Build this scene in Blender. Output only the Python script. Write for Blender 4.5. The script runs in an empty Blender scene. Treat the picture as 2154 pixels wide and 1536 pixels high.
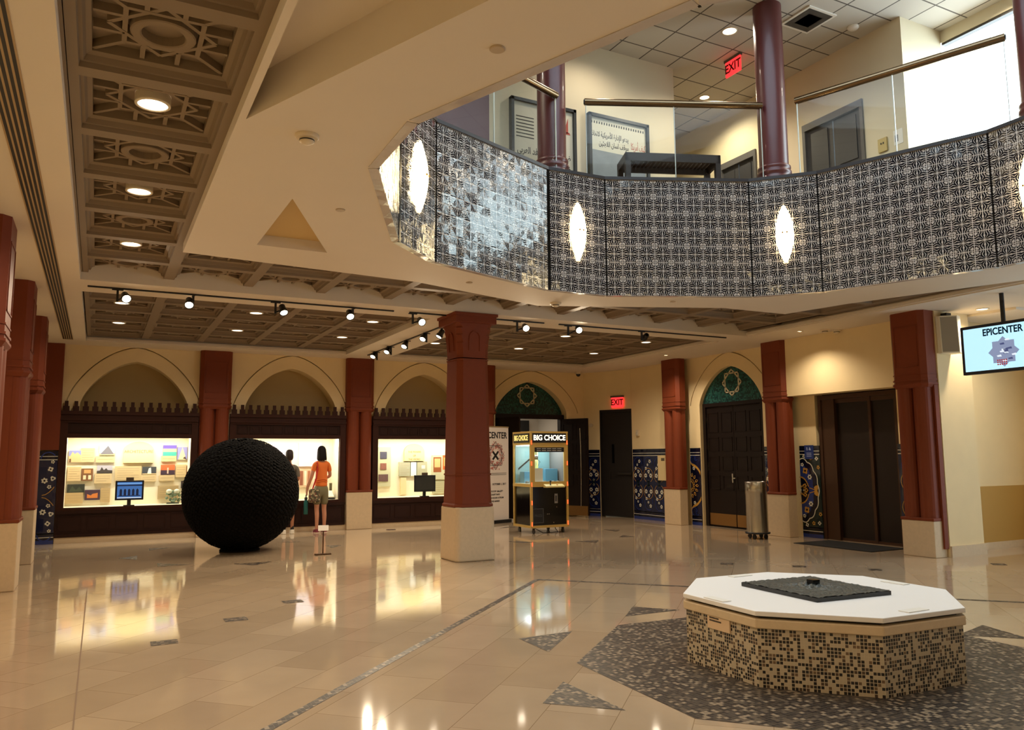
import bpy, bmesh, math, random
from mathutils import Matrix, Vector
from mathutils.geometry import tessellate_polygon
random.seed(7)
PI = math.pi
sc = bpy.context.scene
COL = sc.collection
rad = math.radians

# ------------------------------------------------------------ camera
def cam_axes(yaw, pitch, roll):
    f = Vector((math.sin(yaw)*math.cos(pitch), math.cos(yaw)*math.cos(pitch), math.sin(pitch)))
    r = Vector((math.cos(yaw), -math.sin(yaw), 0)); u = r.cross(f)
    return r*math.cos(roll)+u*math.sin(roll), -r*math.sin(roll)+u*math.cos(roll), f
cr, cu, cf = cam_axes(rad(27.588), rad(6.649), rad(-0.408))
cd = bpy.data.cameras.new('camera'); cam = bpy.data.objects.new('camera', cd); COL.objects.link(cam)
cam.matrix_world = Matrix(((cr.x, cu.x, -cf.x, 0), (cr.y, cu.y, -cf.y, 0), (cr.z, cu.z, -cf.z, 1.6), (0, 0, 0, 1)))
cd.sensor_fit = 'HORIZONTAL'; cd.sensor_width = 36; cd.lens = 1661.86/2154*36
cd.clip_start = .05; cd.clip_end = 200
sc.camera = cam
# ------------------------------------------------------------ world, exposure, daylight
w = bpy.data.worlds.new('world'); sc.world = w; w.use_nodes = True
bg = w.node_tree.nodes['Background']
bg.inputs[0].default_value = (.80, .93, 1, 1); bg.inputs[1].default_value = 8
sc.view_settings.view_transform = 'Standard'; sc.view_settings.look = 'None'
sc.view_settings.gamma = 1; sc.view_settings.use_curve_mapping = False
sc.view_settings.exposure = 0.33
sc.cycles.use_denoising = True
sc.cycles.max_bounces = 8; sc.cycles.diffuse_bounces = 4; sc.cycles.glossy_bounces = 4
sc.cycles.transparent_max_bounces = 16; sc.cycles.sample_clamp_indirect = 6
sc.cycles.caustics_reflective = False; sc.cycles.caustics_refractive = False
WARM = (1, .83, .63)
DOWN_W, TRACK_W, CASE_W, SCONCE_E, UPPER_W, DAY_W = 70, 70, 27, 19, 190, 40
def light(kind, name, loc, energy, color=WARM, size=.06, rot=None, parent=None, **k):
    d = bpy.data.lights.new(name, kind); d.energy = energy; d.color = color
    o = bpy.data.objects.new(name, d); COL.objects.link(o); o.location = loc
    if rot: o.rotation_euler = rot
    if kind == 'AREA':
        d.shape = 'RECTANGLE'; d.size, d.size_y = size
    else: d.shadow_soft_size = size
    for a, b in k.items(): setattr(d, a, b)
    if parent: o.parent = parent
    return o
# daylight entering through the roof light over the atrium and the glazed east side
light('AREA', 'skylight_daylight', (5.82, 5.3, 8.62), DAY_W, (.86, .94, 1), (5.2, 5.2))

# ------------------------------------------------------------ materials
MATS = {}
def lin(c):
    return tuple(((x/255)/12.92 if x <= 10 else ((x/255+.055)/1.055)**2.4) for x in c)
def mat(name, rgb, rough=.6, metal=0, noise=0, nscale=8, bump=0, coat=0, emit=0, ecol=None, spec=.5):
    if name in MATS: return MATS[name]
    m = bpy.data.materials.new(name); m.use_nodes = True; nt = m.node_tree; N = nt.nodes; L = nt.links
    b = N['Principled BSDF']; c = (*lin(rgb), 1)
    b.inputs['Base Color'].default_value = c; b.inputs['Roughness'].default_value = rough
    b.inputs['Metallic'].default_value = metal; b.inputs['Coat Weight'].default_value = coat
    b.inputs['Specular IOR Level'].default_value = spec
    if emit:
        b.inputs['Emission Color'].default_value = (*lin(ecol or rgb), 1); b.inputs['Emission Strength'].default_value = emit
    if noise or bump:
        tc = N.new('ShaderNodeTexCoord'); nz = N.new('ShaderNodeTexNoise'); nz.inputs['Scale'].default_value = nscale
        nz.inputs['Detail'].default_value = 5; L.new(tc.outputs['Object'], nz.inputs['Vector'])
        if noise:
            mx = N.new('ShaderNodeMix'); mx.data_type = 'RGBA'; mx.blend_type = 'MULTIPLY'; mx.inputs[0].default_value = 1
            mr = N.new('ShaderNodeMapRange'); mr.inputs[3].default_value = 1-noise; mr.inputs[4].default_value = 1+noise
            L.new(nz.outputs[0], mr.inputs[0]); mx.inputs[6].default_value = c; L.new(mr.outputs[0], mx.inputs[7]); L.new(mx.outputs[2], b.inputs['Base Color'])
        if bump:
            bp = N.new('ShaderNodeBump'); bp.inputs['Strength'].default_value = bump; bp.inputs['Distance'].default_value = .01
            L.new(nz.outputs[0], bp.inputs['Height']); L.new(bp.outputs[0], b.inputs['Normal'])
    MATS[name] = m; return m
def glow(name, rgb, s):
    if name in MATS: return MATS[name]
    m = bpy.data.materials.new(name); m.use_nodes = True; nt = m.node_tree; nt.nodes.clear()
    e = nt.nodes.new('ShaderNodeEmission'); o = nt.nodes.new('ShaderNodeOutputMaterial')
    e.inputs[0].default_value = (*lin(rgb), 1); e.inputs[1].default_value = s; nt.links.new(e.outputs[0], o.inputs[0])
    MATS[name] = m; return m
def glass(name, tint=(.96, .99, .98), refl=1.0):
    m = bpy.data.materials.new(name); m.use_nodes = True; nt = m.node_tree; nt.nodes.clear(); N = nt.nodes; L = nt.links
    o = N.new('ShaderNodeOutputMaterial'); t = N.new('ShaderNodeBsdfTransparent'); g = N.new('ShaderNodeBsdfGlossy')
    t.inputs[0].default_value = (*tint, 1); g.inputs['Roughness'].default_value = .02
    f = N.new('ShaderNodeLayerWeight'); mx = N.new('ShaderNodeMixShader')      # thin pane: Schlick from the facing angle, same from both sides
    pw = N.new('ShaderNodeMath'); pw.operation = 'POWER'; pw.inputs[1].default_value = 4; L.new(f.outputs['Facing'], pw.inputs[0])
    mu = N.new('ShaderNodeMath'); mu.operation = 'MULTIPLY_ADD'; mu.inputs[1].default_value = .6*refl; mu.inputs[2].default_value = .035*refl
    L.new(pw.outputs[0], mu.inputs[0]); L.new(mu.outputs[0], mx.inputs[0])
    L.new(t.outputs[0], mx.inputs[1]); L.new(g.outputs[0], mx.inputs[2]); L.new(mx.outputs[0], o.inputs[0])
    MATS[name] = m; return m
def ramp_const(N, stops):
    r = N.new('ShaderNodeValToRGB'); r.color_ramp.interpolation = 'CONSTANT'
    e = r.color_ramp.elements
    while len(e) < len(stops): e.new(.5)
    for i, (p, c) in enumerate(stops): e[i].position = p; e[i].color = (*lin(c), 1)
    return r
def mosaic(name, size, stops, grout, rough=.35, gw=.1, coord='UV', spec=.5):
    """small square tesserae: one random colour per cell, grout between"""
    m = bpy.data.materials.new(name); m.use_nodes = True; nt = m.node_tree; N = nt.nodes; L = nt.links; b = N['Principled BSDF']
    tc = N.new('ShaderNodeTexCoord'); sv = N.new('ShaderNodeVectorMath'); sv.operation = 'SCALE'; sv.inputs[3].default_value = 1/size
    L.new(tc.outputs[coord], sv.inputs[0])
    fl = N.new('ShaderNodeVectorMath'); fl.operation = 'FLOOR'; L.new(sv.outputs[0], fl.inputs[0])
    wn = N.new('ShaderNodeTexWhiteNoise'); wn.noise_dimensions = '2D' if coord == 'UV' else '3D'; L.new(fl.outputs[0], wn.inputs['Vector'])
    rp = ramp_const(N, stops); L.new(wn.outputs['Value'], rp.inputs[0])
    fr = N.new('ShaderNodeVectorMath'); fr.operation = 'FRACTION'; L.new(sv.outputs[0], fr.inputs[0])
    sx = N.new('ShaderNodeSeparateXYZ'); L.new(fr.outputs[0], sx.inputs[0])
    ms = []
    for k in (0, 1):
        a = N.new('ShaderNodeMath'); a.operation = 'SUBTRACT'; a.inputs[1].default_value = .5; L.new(sx.outputs[k], a.inputs[0])
        a2 = N.new('ShaderNodeMath'); a2.operation = 'ABSOLUTE'; L.new(a.outputs[0], a2.inputs[0]); ms.append(a2)
    mxm = N.new('ShaderNodeMath'); mxm.operation = 'MAXIMUM'; L.new(ms[0].outputs[0], mxm.inputs[0]); L.new(ms[1].outputs[0], mxm.inputs[1])
    gt = N.new('ShaderNodeMath'); gt.operation = 'GREATER_THAN'; gt.inputs[1].default_value = .5-gw; L.new(mxm.outputs[0], gt.inputs[0])
    mx = N.new('ShaderNodeMix'); mx.data_type = 'RGBA'; L.new(gt.outputs[0], mx.inputs[0]); L.new(rp.outputs[0], mx.inputs[6]); mx.inputs[7].default_value = (*lin(grout), 1)
    L.new(mx.outputs[2], b.inputs['Base Color']); b.inputs['Roughness'].default_value = rough; b.inputs['Specular IOR Level'].default_value = spec
    MATS[name] = m; return m
def floor_mat():
    """polished limestone slabs laid on the diagonal, running bond, thin joints"""
    m = bpy.data.materials.new('polished_limestone'); m.use_nodes = True; nt = m.node_tree; N = nt.nodes; L = nt.links; b = N['Principled BSDF']
    tc = N.new('ShaderNodeTexCoord'); mp = N.new('ShaderNodeMapping'); mp.inputs['Rotation'].default_value = (0, 0, rad(-45)); L.new(tc.outputs['Object'], mp.inputs[0])
    br = N.new('ShaderNodeTexBrick'); br.inputs['Scale'].default_value = 1; br.inputs['Brick Width'].default_value = .92; br.inputs['Row Height'].default_value = .46
    br.inputs['Mortar Size'].default_value = .0028; br.inputs['Mortar Smooth'].default_value = .1
    br.inputs['Color1'].default_value = (*lin((190, 168, 140)), 1); br.inputs['Color2'].default_value = (*lin((177, 155, 128)), 1); br.inputs['Mortar'].default_value = (*lin((150, 127, 100)), 1)
    L.new(mp.outputs[0], br.inputs['Vector'])
    nz = N.new('ShaderNodeTexNoise'); nz.inputs['Scale'].default_value = 2.2; nz.inputs['Detail'].default_value = 8; L.new(tc.outputs['Object'], nz.inputs['Vector'])
    mr = N.new('ShaderNodeMapRange'); mr.inputs[3].default_value = .86; mr.inputs[4].default_value = 1.1; L.new(nz.outputs[0], mr.inputs[0])
    mx = N.new('ShaderNodeMix'); mx.data_type = 'RGBA'; mx.blend_type = 'MULTIPLY'; mx.inputs[0].default_value = 1
    L.new(br.outputs[0], mx.inputs[6]); L.new(mr.outputs[0], mx.inputs[7]); L.new(mx.outputs[2], b.inputs['Base Color'])
    b.inputs['Roughness'].default_value = .065; b.inputs['Specular IOR Level'].default_value = .75
    n2 = N.new('ShaderNodeTexNoise'); n2.inputs['Scale'].default_value = 1.3; n2.inputs['Detail'].default_value = 2; L.new(tc.outputs['Object'], n2.inputs['Vector'])
    bp = N.new('ShaderNodeBump'); bp.inputs['Strength'].default_value = .03; bp.inputs['Distance'].default_value = .02; L.new(n2.outputs[0], bp.inputs['Height']); L.new(bp.outputs[0], b.inputs['Normal'])
    MATS['polished_limestone'] = m; return m
def glaze(name, rgb, rough=.12, tilt=.11):
    """hand-glazed tile: a glossy coat with a slightly different tilt on each tile"""
    m = bpy.data.materials.new(name); m.use_nodes = True; nt = m.node_tree; N = nt.nodes; L = nt.links; b = N['Principled BSDF']
    b.inputs['Base Color'].default_value = (*lin(rgb), 1); b.inputs['Roughness'].default_value = rough; b.inputs['Specular IOR Level'].default_value = .65
    tc = N.new('ShaderNodeTexCoord'); nz = N.new('ShaderNodeTexNoise'); nz.inputs['Scale'].default_value = 9; nz.inputs['Detail'].default_value = 3; L.new(tc.outputs['UV'], nz.inputs['Vector'])
    bp = N.new('ShaderNodeBump'); bp.inputs['Strength'].default_value = .2; bp.inputs['Distance'].default_value = .02; L.new(nz.outputs[0], bp.inputs['Height'])
    def vm(op, a, c, k=None):
        v = N.new('ShaderNodeVectorMath'); v.operation = op
        L.new(a, v.inputs[0])
        if k is not None: v.inputs[3 if op == 'SCALE' else 1].default_value = k
        elif c is not None: L.new(c, v.inputs[1])
        return v.outputs[0]
    fl = vm('FLOOR', vm('SCALE', tc.outputs['UV'], None, 1/.1225), None)
    wn = N.new('ShaderNodeTexWhiteNoise'); wn.noise_dimensions = '2D'; L.new(fl, wn.inputs['Vector'])
    tl = vm('SCALE', vm('SUBTRACT', wn.outputs['Color'], None, (.5, .5, .5)), None, tilt)
    L.new(vm('NORMALIZE', vm('ADD', bp.outputs[0], tl), None), b.inputs['Normal'])
    MATS[name] = m; return m
CREAM = mat('cream_plaster', (236, 214, 166), .7, noise=.05, nscale=3)
CEIL = mat('ceiling_plaster', (224, 212, 194), .8, noise=.03, nscale=2)
COFF = mat('taupe_coffer', (136, 118, 96), .75)
RED = mat('red_brown_paint', (120, 54, 27), .55, noise=.06, nscale=14, spec=.3)
STONE = mat('pale_limestone', (212, 190, 156), .6, noise=.1, nscale=20, bump=.15)
WOOD = mat('dark_walnut', (54, 24, 13), .45, noise=.25, nscale=10, spec=.25)
WOOD2 = mat('dark_walnut_panel', (42, 18, 10), .5, noise=.25, nscale=12, spec=.25)
BLACKW = mat('espresso_door', (26, 16, 12), .45, noise=.15, nscale=9, spec=.25)
BRASS = mat('bronze_plate', (150, 112, 62), .38, .7)
STEEL = mat('brushed_steel', (190, 186, 178), .22, 1)
BLACK = mat('black_metal', (16, 16, 17), .5)
BLKGL = mat('black_gloss', (10, 10, 11), .12)
WHITE = mat('white_paint', (235, 232, 224), .5)
TEAL = mosaic('teal_mosaic', .035, [(0, (22, 74, 70)), (.3, (34, 96, 90)), (.55, (14, 52, 54)), (.8, (48, 112, 104))], (16, 40, 40), .3, .06)
FOUNT = mosaic('fountain_mosaic', .0235, [(0, (28, 26, 28)), (.30, (42, 38, 38)), (.46, (84, 68, 56)), (.56, (116, 94, 72)), (.62, (190, 176, 152))], (196, 182, 156), .3, .09)
FLMOS = mosaic('floor_mosaic', .03, [(0, (38, 33, 31)), (.28, (64, 56, 49)), (.5, (96, 84, 70)), (.7, (146, 129, 106)), (.86, (48, 43, 41))], (92, 80, 68), .4, .06, 'UV', .22)
FLOORM = floor_mat()
TW = glaze('white_glaze', (190, 182, 176)); TB = glaze('blue_black_glaze', (16, 17, 26))
NAVY = glaze('navy_glaze', (24, 30, 62), .2); NAVY2 = glaze('deep_navy_glaze', (14, 17, 38), .2)
TGREEN = glaze('green_black_glaze', (22, 40, 38), .2); TGOLD = glaze('gold_glaze', (196, 148, 66), .25); TBLUE = glaze('blue_glaze', (44, 62, 130), .2); TWH = glaze('cream_white_glaze', (222, 218, 200), .2)
GLASS = glass('clear_glass'); TINT = glass('daylight_cut_glass', (.30, .33, .36)); DIM = glass('grey_glass', (.26, .29, .32)); GLASSG = glass('green_tint_glass', (.93, .985, .97), 1.0)  # TINT and DIM are darkened to cut daylight through unseen panes
BULB = glow('lamp_white', (255, 240, 214), 3.5); BULBW = glow('spot_white', (255, 236, 200), 16)

# ------------------------------------------------------------ mesh builder
class MB:
    def __init__(s, M=None): s.v, s.f, s.m, s.sm = [], [], [], []; s.M = M or Matrix()
    def face(s, pts, mi=0, smooth=False):
        i = len(s.v); s.v += [s.M @ Vector(p) for p in pts]; s.f.append(list(range(i, i+len(pts)))); s.m.append(mi); s.sm.append(smooth); return s
    def grid(s, rows, mi=0, closed=False, smooth=True):
        i = len(s.v); n = len(rows[0])
        for r in rows: s.v += [s.M @ Vector(p) for p in r]
        for a in range(len(rows)-1):
            for b in range(n if closed else n-1):
                c = (b+1) % n; s.f.append([i+a*n+b, i+a*n+c, i+(a+1)*n+c, i+(a+1)*n+b]); s.m.append(mi); s.sm.append(smooth)
        return s
    def box(s, x0, y0, z0, x1, y1, z1, mi=0):
        a = [(x0, y0, z0), (x1, y0, z0), (x1, y1, z0), (x0, y1, z0)]; b = [(x, y, z1) for x, y, _ in a]
        return s.loft(a, b, mi)
    def loft(s, a, b, mi=0, caps=True):
        i = len(s.v); n = len(a); s.v += [s.M @ Vector(p) for p in list(a)+list(b)]
        F = [[i+k, i+(k+1) % n, i+n+(k+1) % n, i+n+k] for k in range(n)]
        if caps: F += [list(range(i+n-1, i-1, -1)), list(range(i+n, i+2*n))]
        s.f += F; s.m += [mi]*len(F); s.sm += [False]*len(F); return s
    def prism(s, poly, z0, z1, mi=0):
        return s.loft([(x, y, z0) for x, y in poly], [(x, y, z1) for x, y in poly], mi)
    def slab(s, poly, d0, d1, mi=0):      # polygon in the u,z plane extruded in depth
        return s.loft([(x, d0, z) for x, z in poly], [(x, d1, z) for x, z in poly], mi)
    def lathe(s, prof, n=24, c=(0, 0, 0), mi=0, smooth=True, cap=True):
        rows = [[(c[0]+r*math.cos(2*PI*k/n), c[1]+r*math.sin(2*PI*k/n), c[2]+z) for k in range(n)] for r, z in prof]
        s.grid(rows, mi, True, smooth)
        if cap:
            s.face(list(reversed(rows[0])), mi); s.face(rows[-1], mi)
        return s
    def tube(s, pts, r, n=8, mi=0):
        P = [Vector(p) for p in pts]; R = r if isinstance(r, (list, tuple)) else [r]*len(P); rows = []
        for k, p in enumerate(P):
            t = (P[min(k+1, len(P)-1)]-P[max(k-1, 0)]).normalized()
            a = t.cross(Vector((0, 0, 1)) if abs(t.z) < .9 else Vector((1, 0, 0))).normalized(); b = t.cross(a)
            rows.append([p+R[k]*(a*math.cos(2*PI*j/n)+b*math.sin(2*PI*j/n)) for j in range(n)])
        s.grid(rows, mi, True); s.face(rows[0], mi); s.face(list(reversed(rows[-1])), mi); return s
    def blob(s, c, rx, ry, rz, n=16, m=10, mi=0):
        rows = [[(c[0]+rx*math.sin(PI*a/m)*math.cos(2*PI*k/n), c[1]+ry*math.sin(PI*a/m)*math.sin(2*PI*k/n), c[2]-rz*math.cos(PI*a/m)) for k in range(n)] for a in range(m+1)]
        return s.grid(rows, mi, True)
    def holed(s, outer, holes, z, mi=0):
        loops = [[Vector((x, y, z)) for x, y in l] for l in [outer]+holes]; flat = [p for l in loops for p in l]
        for t in tessellate_polygon(loops): s.face([flat[k] for k in t], mi)
        return s
    def walls(s, loop, z0, z1, mi=0):
        n = len(loop)
        for k in range(n):
            a, b = loop[k], loop[(k+1) % n]; s.face([(a[0], a[1], z0), (b[0], b[1], z0), (b[0], b[1], z1), (a[0], a[1], z1)], mi)
        return s
    def build(s, name, mats, parent=None, bevel=0):
        me = bpy.data.meshes.new(name); me.from_pydata([tuple(v) for v in s.v], [], s.f)
        ms = mats if isinstance(mats, (list, tuple)) else [mats]
        for m in ms: me.materials.append(m)
        me.polygons.foreach_set('material_index', s.m); me.polygons.foreach_set('use_smooth', s.sm)
        uv = me.uv_layers.new(name='uv')
        for p in me.polygons:
            n = p.normal
            if abs(n.z) > .7: t, b = Vector((1, 0, 0)), Vector((0, 1, 0))
            else: t = Vector((-n.y, n.x, 0)).normalized(); b = Vector((0, 0, 1))
            for li in p.loop_indices:
                co = me.vertices[me.loops[li].vertex_index].co; uv.data[li].uv = (co.dot(t), co.dot(b))
        o = bpy.data.objects.new(name, me); COL.objects.link(o)
        if parent: o.parent = parent
        if bevel:
            md = o.modifiers.new('edge', 'BEVEL'); md.width = bevel; md.segments = 2; md.limit_method = 'ANGLE'
        return o
def tag(o, label, cat, group=None, kind=None):
    o['label'] = label; o['category'] = cat
    if group: o['group'] = group
    if kind: o['kind'] = kind
    return o
def thing(name, label, cat, loc=(0, 0, 0), rz=0, group=None, kind=None):
    o = bpy.data.objects.new(name, None); COL.objects.link(o); o.location = loc; o.rotation_euler = (0, 0, rz); o.empty_display_size = .1
    return tag(o, label, cat, group, kind)
def struct(o): o['kind'] = 'structure'; return o
def sroot(name):
    o = bpy.data.objects.new(name, None); COL.objects.link(o); o['kind'] = 'structure'; return o
def kids(o): return [c for c in bpy.data.objects if c.parent == o]
def dup(root, loc, rz, label=None, group=None):
    r = root.copy(); COL.objects.link(r); r.location = loc; r.rotation_euler = (0, 0, rz)
    if label: r['label'] = label
    if group: r['group'] = group
    for ch in kids(root):
        c = ch.copy(); COL.objects.link(c); c.parent = r
        for g in kids(ch):
            d = g.copy(); COL.objects.link(d); d.parent = c
    return r
def text(s, size, loc, m, parent, name='lettering', align='CENTER', sx=1, bold=0, rz=0, flat=False, fit=0):
    """lettering standing in the local u,z plane, facing the viewer (or lying flat)"""
    cu_ = bpy.data.curves.new(name, 'FONT'); cu_.body = s; cu_.size = size; cu_.align_x = align; cu_.align_y = 'CENTER'; cu_.extrude = .001; cu_.offset = bold
    t = bpy.data.objects.new(name, cu_); COL.objects.link(t)
    me = bpy.data.meshes.new_from_object(t.evaluated_get(bpy.context.evaluated_depsgraph_get())); bpy.data.objects.remove(t)
    if fit:      # squeeze the line to a given width
        xs_ = [v.co.x for v in me.vertices]; sx = fit/max(.001, max(xs_)-min(xs_))
    R = Matrix.Translation(loc) @ (Matrix.Rotation(rz, 4, 'Z') if flat else Matrix.Rotation(rz, 4, 'Z') @ Matrix.Rotation(PI/2, 4, 'X')) @ Matrix.Diagonal((sx, 1, 1, 1))
    me.transform(R); me.materials.clear(); me.materials.append(m)
    o = bpy.data.objects.new(name, me); COL.objects.link(o)
    if parent: o.parent = parent
    return o
AR = {'ا': (0xFE8D, 2), 'أ': (0xFE83, 2), 'إ': (0xFE87, 2), 'ة': (0xFE93, 2), 'د': (0xFEA9, 2), 'ذ': (0xFEAB, 2), 'ر': (0xFEAD, 2), 'ز': (0xFEAF, 2), 'و': (0xFEED, 2), 'ئ': (0xFE89, 4), 'ب': (0xFE8F, 4), 'ت': (0xFE95, 4),
      'ج': (0xFE9D, 4), 'ح': (0xFEA1, 4), 'خ': (0xFEA5, 4), 'س': (0xFEB1, 4), 'ش': (0xFEB5, 4), 'ض': (0xFEBD, 4), 'ع': (0xFEC9, 4), 'ف': (0xFED1, 4), 'ق': (0xFED5, 4), 'ك': (0xFED9, 4), 'ل': (0xFEDD, 4), 'م': (0xFEE1, 4), 'ن': (0xFEE5, 4), 'ي': (0xFEF1, 4), 'ﻻ': (0xFEFB, 2), 'ﻷ': (0xFEF7, 2)}
def arabic(s):
    """joined letter forms in the order they are written on the page"""
    s = s.replace('لا', 'ﻻ').replace('لأ', 'ﻷ'); o = []
    for i, c in enumerate(s):
        if c not in AR: o.append(c); continue
        b, n = AR[c]; pj = i > 0 and s[i-1] in AR and AR[s[i-1]][1] == 4; nj = n == 4 and i+1 < len(s) and s[i+1] in AR
        o.append(chr(b+(3 if pj and nj else 2 if nj else 1 if pj else 0)))
    r = ''.join(reversed(o)); out = ''; num = ''
    for c in r:
        if '٠' <= c <= '٩': num = c+num
        else: out += num+c; num = ''
    return out+num
def frame(p, u, d):      # local (u, depth, up) -> world
    return Matrix(((u[0], d[0], 0, p[0]), (u[1], d[1], 0, p[1]), (0, 0, 1, p[2] if len(p) > 2 else 0), (0, 0, 0, 1)))
BACK = lambda x, y: frame((x, y), (1, 0), (0, 1))
RIGHT = lambda x, y: frame((x, y), (0, -1), (1, 0))
LEFT = lambda x, y: frame((x, y), (0, 1), (-1, 0))
RB, RR, RL = 0, -PI/2, PI/2
H = 3.9                                   # ceiling of the ground floor
CX, CY, AP, HW, RT = 5.82, 5.32, 3.95, .473, rad(-1.33)     # the sixteen-sided atrium
def drum_pt(k, s, off=0, h=None):
    t = -k*PI/4+RT; x, y = s*(HW+off*math.tan(PI/16) if h is None else h), AP+off
    return (CX+x*math.cos(t)-y*math.sin(t), CY+x*math.sin(t)+y*math.cos(t))
DRUM = [drum_pt(k, s) for k in range(8) for s in (-1, 1)]     # clockwise from the north face
DRUM_OUT = [drum_pt(k, s, .3) for k in range(8) for s in (-1, 1)]
def dform(k, u=0, d=0, z=0):              # frame standing on the middle of short face k, depth pointing outwards
    t = -k*PI/4+RT
    return (CX-AP*math.sin(t)-d*math.sin(t)+u*math.cos(t), CY+AP*math.cos(t)+d*math.cos(t)+u*math.sin(t), z), t

# ---------------------------------------------------------------- floor
fl = sroot('floor')
MB().face([(-1.2, -4, 0), (15, -4, 0), (15, 19.5, 0), (-1.2, 19.5, 0)]).build('stone_paving', FLOORM, fl)
fm = MB(); e = .002
def fpoly(*p): fm.face([(x, y, e) for x, y in p])
FC = (5.13, 4.62)                          # centre of the fountain
def rp(r, a): return (FC[0]+r*math.cos(rad(a)), FC[1]+r*math.sin(rad(a)))
fpoly(*[rp(1.92, 22.5-2.7+45*k) for k in range(8)])
fpoly((4.787, 6.733), (5.152, 7.118), (5.476, 6.727)); fpoly((6.85, 4.6), (7.45, 4.75), (7.25, 4.2)); fpoly((6.9, 5.9), (6.6, 6.5), (7.2, 6.2)); fpoly((3.5, 2.5), (4.1, 2.2), (3.7, 2.9)); fpoly((6.1, 2.3), (6.7, 2.7), (6.5, 2.1))
fpoly((3.39, 6.396), (3.952, 6.411), (3.377, 5.851)); fpoly((3.031, 5.044), (2.655, 4.682), (3.043, 4.303))
def strip(a, b, wd):
    a, b = Vector(a), Vector(b); n = (b-a).normalized(); n = Vector((-n.y, n.x))*wd/2; fpoly(*[tuple(p) for p in (a-n, b-n, b+n, a+n)])
strip((-1.0, 3.06), (5.2, 9.28), .07); strip((5.2, 9.28), (10.6, 3.45), .07)
for x, y in ((.6, 7.79), (1.31, 8.54), (2.03, 9.26)): fpoly((x-.11, y-.09), (x+.11, y-.09), (x+.11, y+.09), (x-.11, y+.09))
for t in (((.385, 14.655), (.672, 14.905), (.649, 14.336)), ((.901, 13.676), (.881, 13.227), (1.331, 13.246)), ((1.919, 12.971), (2.187, 12.626), (2.511, 12.964)),
          ((.888, 15.656), (.905, 15.982), (1.272, 15.965)), ((3.157, 15.919), (3.404, 15.699), (3.579, 15.732)), ((3.824, 14.841), (3.813, 14.327), (4.091, 14.679)),
          ((9.952, 14.788), (9.917, 14.201), (10.215, 14.498)), ((9.271, 13.219), (9.583, 13.507), (9.615, 13.13)), ((8.112, 13.017), (8.339, 12.605), (8.619, 12.95)),
          ((7.022, 13.683), (7.156, 13.327), (7.457, 13.288)), ((8.162, 16.296), (8.493, 16.546), (8.612, 16.334))): fpoly(*t)
for x, y in ((8.38, 9.18), (9.07, 8.44), (9.71, 7.67), (11.7, 7.15)): fpoly((x-.13, y), (x, y-.13), (x+.13, y), (x, y+.13))
fm.build('mosaic_inlay', FLMOS, fl)
MB().face([(-.085, -4, .0015), (-.075, -4, .0015), (-.03, 11.3, .0015), (-.04, 11.3, .0015)]).build('expansion_joint', mat('joint', (120, 92, 64)), fl)
MB().lathe([(.11, 0), (.11, .004)], 24, (5.92, 17.25, 0)).build('floor_outlet_cover', mat('outlet_brown', (60, 34, 22), .4), fl)

# ---------------------------------------------------------------- ceiling of the ground floor
ce = sroot('ceiling')
soff_out = [(.74, -3.9), (.74, 9.34), (3.63, 9.63), (5.88, 10.38), (8.6, 9.29), (9.9, 9.26), (10.1, 8.2), (10.9, 5.9), (10.9, 4.7), (10.1, 2.4), (9.9, -3.9)]
recess = [(.79, 5.40), (1.65, 3.38), (2.5, 1.5), (2.5, -3.8), (.79, -3.8)]
tri = [(1.432, 6.94), (1.42, 8.657), (2.186, 8.662)]
hole_s = [DRUM, recess, tri]
b = MB(); b.holed(soff_out, hole_s, H); b.walls(soff_out, H, 4.28); b.walls(recess, H, 4.18); b.walls(tri, H, 4.02)
b.holed(recess, [], 4.18)
b.build('soffit', CEIL, ce)
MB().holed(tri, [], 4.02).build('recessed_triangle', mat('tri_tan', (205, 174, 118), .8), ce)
b = MB()
b.box(-1.2, -4, H, -.30, 18.6, 4.3); b.box(-.30, 17.25, H, 11.1, 18.6, 4.3); b.box(11.1, -4, H, 15, 19.4, 4.3)      # flat border round the room
b.box(-.30, 11.34, H, 11.1, 12.15, 4.3); b.box(4.82, 12.15, H, 5.84, 17.25, 4.3)                                        # the two beams
b.build('border_and_beams', CEIL, ce)
MB().holed([(-1.2, -4), (15, -4), (15, 19.5), (-1.2, 19.5)], [DRUM], 4.31).build('deck', COFF, ce)
b = MB()
b.box(-.29, 17.2, 3.92, 11.1, 17.25, 3.97); b.box(11.05, -4, 3.92, 11.1, 17.25, 3.97)
b.build('cornice_moulding', CEIL, ce)
P, Z0 = 1.02, 4.0
def sq(cx, cy, h, z): return [(cx-h, cy-h, z), (cx+h, cy-h, z), (cx+h, cy+h, z), (cx-h, cy+h, z)]
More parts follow.
